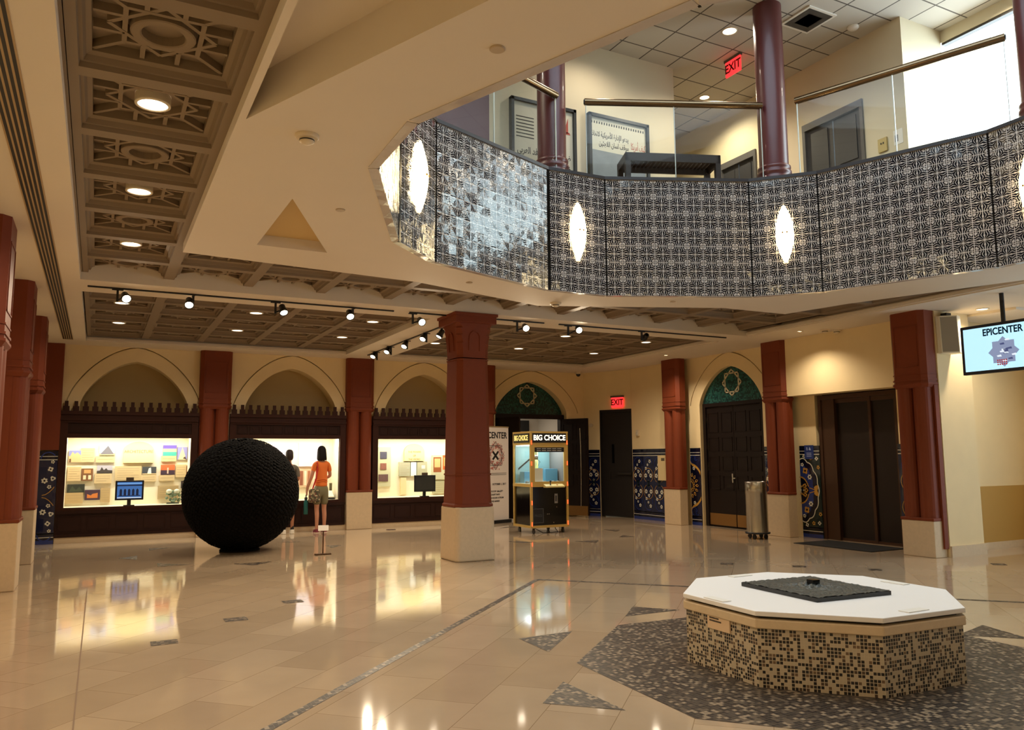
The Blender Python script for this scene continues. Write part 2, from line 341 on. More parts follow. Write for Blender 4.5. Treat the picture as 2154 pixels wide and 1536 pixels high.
def coffer(m, cx, cy, lit):
    steps = [(.51, Z0), (.445, Z0), (.44, Z0+.035), (.42, Z0+.035), (.405, Z0+.07), (.375, Z0+.085), (.375, Z0+.15)]
    for (h0, z0), (h1, z1) in zip(steps, steps[1:]): m.loft(sq(cx, cy, h0, z0), sq(cx, cy, h1, z1), 0, False)
    zt = Z0+.15; m.face(sq(cx, cy, .375, zt))
    zb = Z0+.095
    cnt = [0]
    def bar(p, q, wd=.014):
        cnt[0] += 1; zq = zb+.0006*(cnt[0] % 7)
        p, q = Vector(p), Vector(q); n = (q-p).normalized(); n = Vector((-n.y, n.x))*wd
        m.prism([(cx+a.x, cy+a.y) for a in (p-n, q-n, q+n, p+n)], zq, zt)
    s, t, c = .205, .29, .37
    for k in range(4):
        R = Matrix.Rotation(k*PI/2, 2); V = lambda x, y: R @ Vector((x, y))
        bar(V(s, -s), V(s, s)); bar(V(t, 0), V(0, t)); bar(V(s, .1), V(c, .1)) ; bar(V(s, -.1), V(c, -.1)); bar(V(s, s), V(c, c))
    if not lit:
        m.lathe([(.18, zt), (.18, zb-.012), (.172, zb-.018), (.128, zb-.018), (.12, zb-.012), (.12, zt-.012)], 24, (cx, cy, 0), 0, False, False); m.lathe([(.001, zt-.012), (.121, zt-.012)], 24, (cx, cy, 0), 0, False, False)
LIT = []
def grid_coffers(xs, ys, skip):
    m = MB()
    for x in xs:
        for y in ys:
            if not skip(x, y):
                lit = (round((x-.23)/P) % 2 == 0) and (y > 12.15 and round((y-12.66)/P) in (1, 3) or (x < .8 and y < 11 and round((9.95-y)/P) % 2 == 0))
                if lit: LIT.append((x, y))
                coffer(m, x, y, lit)
    return m
xs = [-.28+P*(k+.5) for k in range(12)]
grid_coffers([xs[0]], [11.48-P*(k+.5) for k in range(15)], lambda x, y: False).box(-.315, -4, 4.0, -.275, 11.34, 4.3).box(10.93, -4, 4.0, 11.15, 17.25, 4.3).build('coffered_strip', COFF, ce)
grid_coffers(xs[1:], [11.48-P*(k+.5) for k in range(2)], lambda x, y: y < 10 and 4 < x < 7.5 and False).build('coffered_bay_beside_soffit', COFF, ce)
grid_coffers([xs[10]], [11.48-P*(k+.5) for k in range(2, 12)], lambda x, y: x < 10.4).build('coffered_bay_east', COFF, ce)
grid_coffers(xs[:5]+[5.84+P*(k+.5) for k in range(5)], [12.15+P*(k+.5) for k in range(5)], lambda x, y: False).build('coffered_bay_back', COFF, ce)

# ---------------------------------------------------------------- walls
def arch_h(t): return max(0, 1-t*t)**.70*.86+.14*(1-t)
def arch_pts(uc, wv, zs, hh, n=28):
    return [(uc+wv*math.sin(PI/2*(2*k/n-1)), zs+hh*arch_h(abs(math.sin(PI/2*(2*k/n-1))))) for k in range(n+1)]
def arch_wall(m, u0, u1, uc, wi, hi, wo, ho, zs, zlow, depth, ztop=H+.1):
    I = arch_pts(uc, wi, zs, hi); O = arch_pts(uc, wo, zs, ho); G = arch_pts(uc, wo-.022, zs, ho-.022); n = len(I)
    for k in range(n-1):
        a, c = O[k], O[k+1]
        m.face([(a[0], 0, a[1]), (c[0], 0, c[1]), (c[0], 0, ztop), (a[0], 0, ztop)])
        g0, g1 = G[k], G[k+1]        # incised line between wall and arch band
        m.face([(a[0], 0, a[1]), (c[0], 0, c[1]), (c[0], .08, c[1]), (a[0], .08, a[1])]); m.face([(g0[0], 0, g0[1]), (g1[0], 0, g1[1]), (g1[0], .08, g1[1]), (g0[0], .08, g0[1])])
        m.face([(a[0], .08, a[1]), (c[0], .08, c[1]), (g1[0], .08, g1[1]), (g0[0], .08, g0[1])])
        b0, b1 = I[k], I[k+1]
        m.face([(b0[0], 0, b0[1]), (b1[0], 0, b1[1]), (g1[0], 0, g1[1]), (g0[0], 0, g0[1])])
        m.face([(b0[0], 0, b0[1]), (b1[0], 0, b1[1]), (b1[0], depth, b1[1]), (b0[0], depth, b0[1])])
    m.face([(u0, 0, zlow), (uc-wo, 0, zlow), (uc-wo, 0, ztop), (u0, 0, ztop)]); m.face([(uc+wo, 0, zlow), (u1, 0, zlow), (u1, 0, ztop), (uc+wo, 0, ztop)])
    for s in (-1, 1):
        m.face([(uc+s*wo, 0, zlow), (uc+s*wi, 0, zlow), (uc+s*wi, 0, zs), (uc+s*wo, 0, zs)])
        m.face([(uc+s*wi, 0, zlow), (uc+s*wi, depth, zlow), (uc+s*wi, depth, zs), (uc+s*wi, 0, zs)])
    return I
wb = sroot('wall_back')
BAYS = [(-.67, 1.86), (2.49, 5.02), (5.66, 8.19)]
m = MB(BACK(0, 17.95)); nb = MB(BACK(0, 17.95))
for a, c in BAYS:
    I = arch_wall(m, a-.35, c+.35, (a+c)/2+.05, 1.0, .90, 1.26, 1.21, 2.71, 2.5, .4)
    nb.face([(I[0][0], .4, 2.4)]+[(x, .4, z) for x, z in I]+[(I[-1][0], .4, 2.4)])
for x0, x1 in ((-1.2, -.55), (1.75, 2.6), (4.9, 5.8), (8.05, 8.86)): m.box(x0, .06, 0, x1, .2, H+.1)
m.face([(8.86, 0, 0), (8.86, .6, 0), (8.86, .6, 4), (8.86, 0, 4)])
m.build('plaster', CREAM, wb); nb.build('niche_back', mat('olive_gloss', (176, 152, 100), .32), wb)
m = MB(BACK(0, 18.5)); I4 = arch_wall(m, 8.8, 11.95, 10.25, 1.09, .83, 1.46, 1.14, 2.78, 0, .28); m.build('door_bay_plaster', CREAM, wb)
def tympanum(M, I, zb, d, uc, zc, par):
    m = MB(M); m.face([(I[0][0], d, zb)]+[(x, d, z) for x, z in I]+[(I[-1][0], d, zb)]); o = m.build('mosaic_tympanum', TEAL, par)
    s = MB(M); r, wd = .30, .03      # white eight-pointed star of two interlaced squares
    for r0 in (0, PI/4):
        pts = [(uc+r*math.cos(r0+k*PI/2), zc+r*math.sin(r0+k*PI/2)) for k in range(4)]
        for k in range(4):
            p, q = Vector(pts[k]), Vector(pts[(k+1) % 4]); t = (q-p).normalized(); n = Vector((-t.y, t.x))*wd/2
            p, q = p-t*wd/2, q+t*wd/2; s.slab([tuple(a) for a in (p-n, q-n, q+n, p+n)], d-.012, d-.001)
    s.build('star', mat('star_white', (214, 206, 176), .5), par)
tympanum(BACK(0, 18.5), I4, 2.70, .26, 10.25, 3.25, wb)
wl = sroot('wall_left')
MB(LEFT(-1.12, 0)).box(-4, 0, 0, 18, .15, H+.1).build('plaster', CREAM, wl)
wr = sroot('wall_right')
XR = 12.45
m = MB(RIGHT(XR, 0))                     # local u = -y
IR = arch_wall(m, -14.95, -11.9, -13.37, .99, .82, 1.32, 1.15, 2.78, 0, .25)
m.box(-17.04, 0, 0, -14.95, .2, H+.1); m.box(-11.9, 0, 0, -11.0, .2, H+.1); m.box(-9.2, 0, 0, -8.6, .2, H+.1)
m.box(-11.0, .16, 2.75, -9.2, .3, H)
m.box(-11.45, -.33, 2.76, -8.61, -.01, H+.1)      # wall above the lift, standing forward between the pilasters
m.build('plaster', CREAM, wr)
tympanum(RIGHT(XR, 0), IR, 2.79, .10, -13.37, 3.23, wr)
m = MB(); m.box(11.85, 7.98, 0, 12.72, 8.6, H+.05); m.box(12.72, 8.3, 0, 15, 8.5, H+.05); m.box(14.9, 7.0, 0, 15, 8.29, H)
m.build('end_return', CREAM, wr)
m = MB(); m.box(12.74, 8.285, .12, 14.9, 8.3, 1.05); m.build('ochre_wainscot', mat('ochre', (186, 146, 70), .6), wr)
m = MB(); m.box(11.85, 7.95, 0, 12.74, 7.98, .17); m.box(12.74, 8.27, 0, 14.9, 8.285, .12); m.build('stone_base', STONE, wr)
m = MB(); m.box(12.74, 7.2, 3.86, 14.9, 8.28, 3.9); m.build('dropped_soffit', CEIL, wr)
ex_u = (math.sin(rad(22.5)), -math.cos(rad(22.5))); ex_d = (math.cos(rad(22.5)), math.sin(rad(22.5)))
EXIT = frame((12.10, 18.0), ex_u, ex_d); REX = math.atan2(ex_u[1], ex_u[0])
wx = sroot('wall_corner')
m = MB(EXIT); m.box(-.85, 0, 0, 0, .2, H+.1); m.box(0, 0, 2.83, 1.05, .2, H+.1); m.box(1.05, 0, 0, 1.2, .2, H+.1); m.build('plaster', CREAM, wx)
MB().box(-1.2, -4.1, 0, 15, -4, H+.4).build('wall_south', CREAM)['kind'] = 'structure'
bk = sroot('wall_east'); m = MB(); m.box(14.9, 6.2, 0, 15, 7.0, H); m.box(14.9, -4, 0, 15, -.8, H); m.box(14.9, -.8, 3.5, 15, 6.2, H); m.build('plaster', CREAM, bk)
wn = sroot('window_1'); m = MB()
for y in (-.8, 1.5, 3.85, 6.12): m.box(14.88, y, 0, 14.98, y+.08, 3.5)
m.build('mullion', BLACK, wn); MB().face([(14.93, -.75, 0), (14.93, 6.15, 0), (14.93, 6.15, 3.5), (14.93, -.75, 3.5)]).build('pane', DIM, wn)
# low stone base under the cases
m = MB(BACK(0, 17.95)); m.box(-.67, -.10, 0, 8.2, 0, .11); struct(m.build('baseboard_back', STONE))

# ---------------------------------------------------------------- floral tile dado
def flower(m, u, z, r, n, mi, ci, d, rot=0.):
    pts = []
    for k in range(n*6):
        a = 2*PI*k/(n*6); rr = r*(.62+.38*abs(math.cos(n*a/2))); pts.append((u+rr*math.cos(a+rot), d, z+rr*math.sin(a+rot)))
    m.face(pts, mi); m.face([(u+.34*r*math.cos(2*PI*k/8), d-.001, z+.34*r*math.sin(2*PI*k/8)) for k in range(8)], ci)
def petal(m, u, z, a, l, wd, mi, d):
    c, s = math.cos(a), math.sin(a); q = [(0, 0), (.3*l, wd), (.65*l, wd*.8), (l, 0), (.65*l, -wd*.8), (.3*l, -wd)]
    m.face([(u+x*c-y*s, d, z+x*s+y*c) for x, y in q], mi)
def vine(m, pts, wd, mi, d):
    for p, q in zip(pts, pts[1:]):
        t = Vector((q[0]-p[0], q[1]-p[1])); n = Vector((-t.y, t.x)).normalized()*wd/2
        m.face([(p[0]-n.x, d, p[1]-n.y), (q[0]-n.x, d, q[1]-n.y), (q[0]+n.x, d, q[1]+n.y), (p[0]+n.x, d, p[1]+n.y)], mi)
def arc(u, z, r, a0, a1, n=14, sx=1): return [(u+sx*r*math.cos(rad(a0+(a1-a0)*k/n)), z+r*math.sin(rad(a0+(a1-a0)*k/n))) for k in range(n+1)]
DM = [NAVY, TWH, TGOLD, NAVY2, TBLUE, TGREEN]
def dado(M, u0, u1, par, style, z1=1.78, name='tile_dado', seed=1):
    R = random.Random(seed); m = MB(M); wd = u1-u0; base = 5 if style == 'medallion' else 0
    m.box(u0, -.02, 0, u1, .02, z1, base); d = -.022
    for z, h, mi in ((.0, .07, 4), (.07, .05, 3), (.12, .012, 1), (.16, .05, 3), (.19, .014, 1), (z1-.09, .09, 3), (z1-.11, .012, 1), (z1-.16, .05, 3), (z1-.175, .014, 1)):
        m.face([(u0, d, z), (u1, d, z), (u1, d, z+h), (u0, d, z+h)], mi)
    d = -.024; lo, hi = .24, z1-.2; zc = (lo+hi)/2
    inside = lambda u, g=.0: u0+g < u < u1-g
    if style == 'vine':
        n = max(1, round(wd/.42))
        for q in range(n):
            uc = u0+wd*(q+.5)/n; s = wd/n/2*.95
            for sg in (-1, 1):
                vine(m, arc(uc, zc+sg*s*1.0, s*.9, 90*sg, 90*sg+150, 10), .012, 2, d-.001); vine(m, arc(uc, zc+sg*s*1.0, s*.9, 90*sg, 90*sg-150, 10), .012, 2, d-.001)
                vine(m, arc(uc, zc+sg*.5, s*.8, 0, 300, 14), .012, 4, d)
            for zz, rr, nn, du in ((.56, .05, 5, .35), (.38, .045, 4, -.45), (.2, .06, 6, .5), (.2, .06, 6, -.5), (0.06, .035, 4, 0), (.47, .035, 5, -.1), (.3, .05, 3, .1)):
                for sg in (-1, 1):
                    uu = uc+du*s
                    if inside(uu, rr*.8): flower(m, uu, zc+sg*zz, rr, nn, 1, 3, d-.002, R.random())
            for sg in (-1, 1): petal(m, uc, zc, PI/2*sg, .1, .05, 5, d-.002)
    elif style == 'narrow':
        uc = (u0+u1)/2; s = wd/2
        for sg in (-1, 1):
            vine(m, [(uc-s*.5+s*1.3*t, zc+sg*(.02+.16*t*t)) for t in (0, .3, .6, .85, 1)], .012, 2, d)
            for zz, rr, nn, du in ((.52, .05, 4, .3), (.30, .058, 6, -.3), (.18, .04, 5, .25), (.34, .05, 3, .6), (.66, .035, 5, .5)): flower(m, uc+du*s, zc+sg*zz, rr, nn, 1, 3, d-.002, R.random())
            vine(m, arc(uc, zc+sg*.72, s*.8, 180, 180-sg*150), .02, 4, d)
    elif style == 'sun':       # half rosette with radiating gold petals, its centre at the viewer's left edge
        for rr, mi in ((wd*1.05*1.25, 2), (wd*1.05*1.12, 3)):
            m.face([(u0, d, zc-min(rr*1.3, hi-zc))]+[(min(u1, u0+rr*math.cos(rad(a))), d, zc+1.15*rr*math.sin(rad(a))) for a in range(-80, 81, 8)]+[(u0, d, zc+min(rr*1.3, hi-zc))], mi); d -= .001
        for k in range(-3, 4):
            a = rad(k*26)
            for r0, l in ((.06, .10), (.16, .11)):
                u, z = u0+r0*math.cos(a), zc+r0*math.sin(a)*1.2
                if u+l*math.cos(a) < u1: petal(m, u, z, a, l, .035, 2, d-.001); petal(m, u+.03*math.cos(a), z+.03*math.sin(a), a, l*.6, .016, 3, d-.002)
        for sg in (-1, 1):
            flower(m, u0+.12, zc+sg*.4, .045, 5, 1, 3, d-.003)
            vine(m, arc(u0+.1, zc+sg*.60, .09, 0, 250), .014, 4, d-.001); vine(m, arc(u0+.2, zc+sg*.63, .05, 90, 330), .012, 4, d-.001)
    elif style == 'medallion':   # half medallion with a scalloped white outline
        W = wd*.86; pts = []
        for k in range(0, 61):
            a = rad(-90+3*k); sc_ = 1+.06*abs(math.sin(7*(a+PI/2))); pts.append((u0+W*sc_*math.cos(a), zc+.60*sc_*math.sin(a)))
        m.face([(u, d, z) for u, z in pts], 3); m.face([(u0+(u-u0)*.72, d-.001, zc+(z-zc)*.82) for u, z in pts], 4)
        m.face([(u0+(u-u0)*.45, d-.0015, zc+(z-zc)*.42) for u, z in pts], 3)
        vine(m, pts, .02, 1, d-.002)
        for sg in (-1, 1):
            flower(m, u0+W*.55, zc+sg*.26, .055, 6, 1, 3, d-.003); flower(m, u0+W*.3, zc+sg*.38, .07, 4, 2, 3, d-.003, .6); flower(m, u0+.06, zc+sg*.5, .04, 5, 1, 3, d-.003)
            for k in range(7):
                a = rad(sg*(14+k*11)); petal(m, u0+W*.5*math.cos(a), zc+.27*math.sin(a), a+sg*rad(115), .075, .012, 2, d-.003)
            for k, (du, dz) in enumerate(((.90, .62), (.97, .45), (.25, .67), (.6, .63))): flower(m, u0+wd*du*.95, zc+sg*dz, .042, 5 if k % 2 else 4, (1, 2)[k % 2], 3, d-.003, k)
            petal(m, u0+W*.8, zc, sg*rad(50), .14, .05, 2, d-.004)
        vine(m, [(u0+W*.5, zc+.05), (u0+W*.95, zc)], .016, 2, d-.003); vine(m, [(u0+W*.5, zc-.05), (u0+W*.95, zc)], .016, 2, d-.003)
        for k in range(5): flower(m, u0+W*.2+.05*math.cos(k*1.26), zc+.09*math.sin(k*1.26), .05, 5, 2, 3, d-.004)
        flower(m, u0+.03, zc, .06, 6, 1, 3, d-.004)
    return m.build(name, DM, par)
dado(BACK(0, 17.86), -.99, -.68, wb, 'narrow')
dado(EXIT, -.42, -.03, wx, 'vine', seed=3)
dado(RIGHT(XR, 0), -17.0, -15.28, wr, 'vine', seed=4)
dado(RIGHT(XR, 0), -14.72, -14.38, wr, 'sun'); dado(RIGHT(XR, 0), -12.36, -12.02, wr, 'vine', seed=5)
dado(RIGHT(XR, 0), -11.42, -10.93, wr, 'medallion'); dado(RIGHT(XR, 0), -9.22, -8.75, wr, 'vine', seed=6)

# ---------------------------------------------------------------- doors
def panel_leaf(m, u0, u1, z0, z1, d0, d1, rows=((.30, .42), (.46, .58), (.62, .74), (.78, .95)), cols=2):
    m.box(u0, d0, z0, u1, d1, z1, 0)
    for a, c in rows:
        for k in range(cols):
            p0 = u0+(u1-u0)*(k+.12)/cols; p1 = u0+(u1-u0)*(k+.88)/cols; h = z1-z0
            for q0, q1, r0, r1 in ((p0, p1, a, a+.008), (p0, p1, c-.008, c), (p0, p0+.012, a, c), (p1-.012, p1, a, c)): m.box(q0, d0-.01, z0+h*r0, q1, d0, z0+h*r1, 0)
d1 = sroot('door_1')      # pair of closed doors under the green arch on the right wall
m = MB(RIGHT(XR, 0)); 
for a, c in ((-14.33, -14.24), (-12.5, -12.41)): m.box(a, .06, 0, c, .2, 2.79)
m.box(-14.32, .057, 2.72, -12.42, .2, 2.8); m.build('frame', BLACKW, d1)
for k, (a, c) in enumerate(((-14.24, -13.375), (-13.365, -12.5))):
    m = MB(RIGHT(XR, 0)); panel_leaf(m, a, c, .02, 2.72, .10, .15); lf = m.build('leaf', BLACKW, d1)
    MB(RIGHT(XR, 0)).box(a+.01, .092, .04, c-.01, .1, .30).build('kick_plate', BRASS, lf)
    hz = MB(RIGHT(XR, 0)); ue = a-.01 if k == 0 else c-.02
    for z in (.3, 1.25, 1.75, 2.35): hz.box(ue, .085, z, ue+.03, .1, z+.16)
    hz.build('hinge', STEEL, lf)
m = MB(RIGHT(XR, 0)); m.box(-13.46, .075, 1.0, -13.42, .1, 1.2); m.box(-13.45, .05, 1.09, -13.33, .065, 1.11); m.box(-13.45, .05, 1.09, -13.43, .1, 1.11); m.build('lever_handle', STEEL, d1)
d2 = sroot('door_2')      # open pair of doors under the green arch on the back wall
m = MB(BACK(0, 18.5))
for a, c in ((9.16, 9.26), (11.2, 11.32)): m.box(a, .1, 0, c, .26, 2.72)
m.box(9.17, .097, 2.62, 11.31, .26, 2.74); m.build('frame', BLACKW, d2)
def open_leaf(M, wdt, hinge):
    m = MB(M); panel_leaf(m, 0, wdt, .05, 2.62, 0, .05); lf = m.build('leaf', BLACKW, d2)
    MB(M).box(.02, -.01, .05, wdt-.02, 0, .30).build('kick_plate', BRASS, lf)
    u = wdt-.16 if hinge else .12
    MB(M).tube([(u-.03+.03*math.cos((k/12-.5)*2.4), -.09, .3+k/12*2.05) for k in range(13)], .013, 8).build('bow_handle', STEEL, lf)
open_leaf(frame((11.22, 18.58), (math.cos(rad(-68)), math.sin(rad(-68))), (math.cos(rad(22)), math.sin(rad(22)))), .86, True)
open_leaf(frame((9.52, 17.78), (math.cos(rad(108)), math.sin(rad(108))), (math.cos(rad(198)), math.sin(rad(198)))), .86, False)
m = MB(BACK(0, 18.5)); m.box(8.9, 2.4, 0, 11.9, 2.5, 3.2); m.box(8.8, .3, 0, 8.9, 2.5, 3.2); m.box(11.8, .3, 0, 11.9, 2.5, 3.2); m.box(8.8, .3, 3.0, 11.9, 2.5, 3.1); m.face([(8.8, .3, .001), (11.9, .3, .001), (11.9, 2.5, .001), (8.8, 2.5, .001)])
m.build('wall_gallery', mat('gallery_white', (216, 208, 196), .7))['kind'] = 'structure'
m = MB(BACK(0, 18.5)); m.box(10.6, 2.2, 2.36, 11.38, 2.38, 2.68); m.build('wall_gallery_dark_panel', BLACK)['kind'] = 'structure'
light('AREA', 'gallery_light', (10.3, 19.9, 2.95), 12, (1, .9, .75), (1.5, 1))
d3 = sroot('door_3')      # black emergency exit door
m = MB(EXIT); m.box(-.0, -.02, 0, .05, .06, 2.85); m.box(1.0, -.02, 0, 1.05, .06, 2.85); m.box(.005, -.023, 2.78, 1.045, .06, 2.85); m.build('frame', mat('exit_black', (22, 17, 15), .5), d3)
m = MB(EXIT); m.box(.05, .01, .02, 1.0, .06, 2.78); lf = m.build('leaf', MATS['exit_black'], d3)
MB(EXIT).box(.36, .0, 1.42, .43, .011, 1.92).build('vision_pane', BLKGL, lf)
m = MB(EXIT); m.box(.28, -.03, 1.0, .31, .01, 1.22); m.box(.55, -.05, 1.12, .98, -.02, 1.17); m.build('panic_bar', mat('dim_steel', (60, 56, 52), .4, .6), lf)
d4 = sroot('door_4')      # lift
BRW = mat('bronze_brown', (74, 50, 34), .35, .4); LIFT = mat('lift_leaf', (34, 24, 19), .4, .3)
m = MB(RIGHT(XR, 0)); m.box(-10.93, .0, 0, -10.86, .16, 2.74); m.box(-9.26, .0, 0, -9.2, .16, 2.74); m.box(-10.925, -.004, 2.66, -9.205, .16, 2.745); m.box(-10.86, .02, 0, -10.62, .16, 2.66); m.box(-10.62, .0, 0, -10.55, .14, 2.66); m.build('frame', BRW, d4)
m = MB(RIGHT(XR, 0)); m.box(-10.55, .08, .02, -9.83, .14, 2.62); m.build('leaf', LIFT, d4)
m = MB(RIGHT(XR, 0)); m.box(-9.83, .04, .02, -9.77, .14, 2.66); m.box(-10.55, .05, 0, -9.26, .16, .05); m.box(-10.55, .05, 2.58, -9.26, .16, 2.66); m.build('stile', BRW, d4)
m = MB(RIGHT(XR, 0)); m.box(-9.77, .08, .02, -9.26, .14, 2.62); m.build('leaf', LIFT, d4)
MB(RIGHT(XR, 0)).box(-10.95, .16, 0, -9.15, .3, 2.8).build('wall_lift_back', LIFT)['kind'] = 'structure'
# added shell round the ground floor, out of view, to block the sky
m = MB(); m.box(12.85, 8.5, 0, 12.9, 20.6, 4.4); m.box(-1.4, 21, 0, 15, 21.1, 4.4); m.box(-1.4, -4, 0, -1.3, 21, 4.4); m.box(-1.3, 19.3, 0, 8.8, 19.35, 4.4)
m.box(-1.2, 19.5, 4.0, 13, 21.1, 4.4)
struct(m.build('wall_sky_block', mat('shell', (120, 110, 95), .8)))
# ---------------------------------------------------------------- balcony drum with glazed tile facing
bal = sroot('wall_balcony')
ZB, ZT = H-.005, 5.62
MOTIF = [[(.08, .03), (.30, .045), (.48, .10), (.60, .05), (.96, .045), (.96, .17), (.84, .14), (.72, .20), (.58, .29), (.38, .21)],
         [(.07, .05), (.26, .17), (.42, .30), (.60, .36), (.74, .26), (.88, .21), (.96, .24), (.96, .40), (.86, .36), (.74, .44), (.62, .50), (.46, .47), (.33, .36)],
         [(.58, .545), (.72, .53), (.86, .44), (.96, .48), (.96, .76), (.88, .76), (.90, .64), (.82, .58), (.73, .63), (.74, .73)]]
def tile_face(a, c, name):
    a, c = Vector(a), Vector(c); L_ = (c-a).length; t = (c-a)/L_; n = Vector((t.y, -t.x))        # n points into the atrium
    if n.dot(Vector((CX, CY))-a) < 0: n = -n
    def pt(u, z, o): p = a+t*u+n*o; return (p.x, p.y, z)
    m = MB(); m.loft([pt(0, ZB, 0), pt(L_, ZB, 0), pt(L_, ZB, -.08), pt(0, ZB, -.08)], [pt(0, ZT, 0), pt(L_, ZT, 0), pt(L_, ZT, -.08), pt(0, ZT, -.08)], 0)
    nc = max(2, round(L_/.245)); pu = L_/nc; pz_ = (ZT-ZB)/7
    for i in range(nc):
        for j in range(7):
            u0, z0 = (i+.5)*pu, ZB+(j+.5)*pz_
            for sx in (-1, 1):
                for sz in (-1, 1):
                    for q in MOTIF:
                        for sw in (0, 1):
                            m.face([pt(u0+sx*(y if sw else x)*pu/2, z0+sz*(x if sw else y)*pz_/2, .0015) for x, y in q], 1)
                    m.face([pt(u0+sx*x*pu/2, z0+sz*z*pz_/2, .0015) for x, z in ((.83, .86), (.955, .82), (.955, .955), (.82, .955))], 1)
    o = m.build(name, [TW, TB], bal); return o
for k in range(16):
    tile_face(DRUM[k], DRUM[(k+1) % 16], 'tile_panel')
m = MB()
for k in range(16):      # dark angle strips where the panels meet
    p = Vector(DRUM[k]); q = (Vector((CX, CY))-p).normalized(); t = Vector((-q.y, q.x))
    a_ = .024 if k in (0, 14) else .008
    c = [p+t*a_-q*.01, p+t*a_+q*.012, p-t*a_+q*.012, p-t*a_-q*.01]; m.prism([tuple(x) for x in c], ZB, ZT)
m.build('angle_strip', BLKGL, bal)
m = MB(); IN = [drum_pt(k, s, -.02) for k in range(8) for s in (-1, 1)]; OUT = [drum_pt(k, s, .36) for k in range(8) for s in (-1, 1)]
for k in range(16):
    j = (k+1) % 16; a, c, e_, g = IN[k], IN[j], OUT[j], OUT[k]
    m.loft([(*p, ZT) for p in (a, c, e_, g)], [(*p, ZT+.045) for p in (a, c, e_, g)])
m.build('ledge', mat('ledge_dark', (46, 42, 44), .35), bal)
# ---------------------------------------------------------------- upper storey
ZU, HU = 5.3, 8.5
fu = sroot('floor_upper')
MB().holed([(-3, -4), (12.05, -4), (12.05, 17), (-3, 17)], [OUT], ZU).build('carpet', mat('upper_carpet', (110, 96, 80), .9), fu)
m = MB(); m.walls(OUT, ZU-.02, ZT+.02); m.build('upstand', mat('ledge_dark', (46, 42, 44)), fu)
cu2 = sroot('ceiling_upper')
def tile_ceiling():
    m = bpy.data.materials.new('acoustic_tile'); m.use_nodes = True; nt = m.node_tree; N = nt.nodes; L = nt.links; b_ = N['Principled BSDF']
    tc = N.new('ShaderNodeTexCoord'); mp = N.new('ShaderNodeMapping'); mp.inputs['Location'].default_value = (-8.69, -10.19, 0); L.new(tc.outputs['Object'], mp.inputs[0])
    br = N.new('ShaderNodeTexBrick'); br.offset = 0; br.inputs['Scale'].default_value = 1; br.inputs['Brick Width'].default_value = .62; br.inputs['Row Height'].default_value = .61
    br.inputs['Mortar Size'].default_value = .012; br.inputs['Mortar Smooth'].default_value = 0
    br.inputs['Color1'].default_value = (*lin((205, 200, 190)), 1); br.inputs['Color2'].default_value = (*lin((196, 190, 180)), 1); br.inputs['Mortar'].default_value = (*lin((96, 90, 84)), 1)
    L.new(mp.outputs[0], br.inputs[0]); L.new(br.outputs[0], b_.inputs['Base Color']); b_.inputs['Roughness'].default_value = .9
    return m
SKY = [drum_pt(k, s, -.9) for k in range(8) for s in (-1, 1)]
MB().holed([(-3, -4), (12.1, -4), (12.1, 17), (-3, 17)], [SKY], HU).build('acoustic_tiles', tile_ceiling(), cu2)
MB().walls(SKY, HU, HU+.5).build('roof_light_kerb', WHITE, cu2); MB().holed(SKY, [], HU+.45).build('roof_light_pane', TINT, cu2)  # pane added out of view to dim the roof light
UCREAM = mat('upper_cream', (216, 204, 176), .7)
uw = sroot('wall_upper')
m = MB()
m.box(5.12, 10.57, ZU, 8.82, 10.72, HU); m.box(8.67, 10.72, ZU, 8.82, 15, HU); m.box(8.6, 15, ZU, 11.1, 15.1, HU)
m.box(10.95, 7.6, 7.45, 11.1, 15, HU)            # head of the corridor wall
for y0, y1 in ((7.6, 8.36), (9.62, 10.76), (11.75, 15)): m.box(10.95, y0, ZU, 11.1, y1, 7.45)
m.box(11.1, 7.6, ZU, 11.95, 7.75, HU)
m.box(11.95, 5.0, 8.3, 12.1, 7.6, HU); m.box(11.95, 5.0, ZU, 12.1, 7.6, 5.5); m.box(11.95, -4, ZU, 12.1, 5.0, HU)
m.box(-2.1, -4, ZU, -2, 11, HU); m.box(-2, -4.1, ZU, 12, -4, HU)
m.build('plaster', UCREAM, uw)
m = MB(); m.box(-2, 10.5, ZU, 5.12, 10.72, 7.6); m.build('purple_brown_panel', mat('mauve', (104, 78, 84), .5), uw)
m = MB(); m.box(-2, 10.5, 7.6, 5.12, 10.72, HU); m.build('plaster', UCREAM, uw)
w2 = sroot('window_2'); m = MB()
for y in (5.0,): m.box(11.97, y, 5.5, 12.07, y+.06, 8.3)
m.box(11.97, 5.06, 8.26, 12.07, 7.6, 8.3); m.build('frame', mat('window_bronze', (60, 54, 50), .4), w2)
MB().face([(12.01, 5.06, 5.5), (12.01, 7.6, 5.5), (12.01, 7.6, 8.3), (12.01, 5.06, 8.3)]).build('pane', GLASS, w2)
GREY = mat('slate_door', (58, 58, 62), .45); GREYF = mat('door_frame_grey', (92, 90, 90), .4)
for n, (y0, y1) in zip((5, 6), ((8.36, 9.62), (10.76, 11.75))):
    dr = sroot('door_%d' % n); m = MB()
    m.box(10.92, y0, ZU, 11.02, y0+.06, 7.45); m.box(10.92, y1-.06, ZU, 11.02, y1, 7.45); m.box(10.917, y0+.004, 7.33, 11.02, y1-.004, 7.453); m.build('frame', GREYF, dr)
    yc = (y0+y1)/2
    for a, c in ((y0+.06, yc-.01), (yc+.01, y1-.06)):
        m = MB(); m.box(10.97, a, ZU, 11.03, c, 7.33)
        for zz in (5.55, 6.5): m.box(10.955, a+.1, zz, 10.97, c-.1, zz+.75)
        m.build('leaf', GREY, dr)

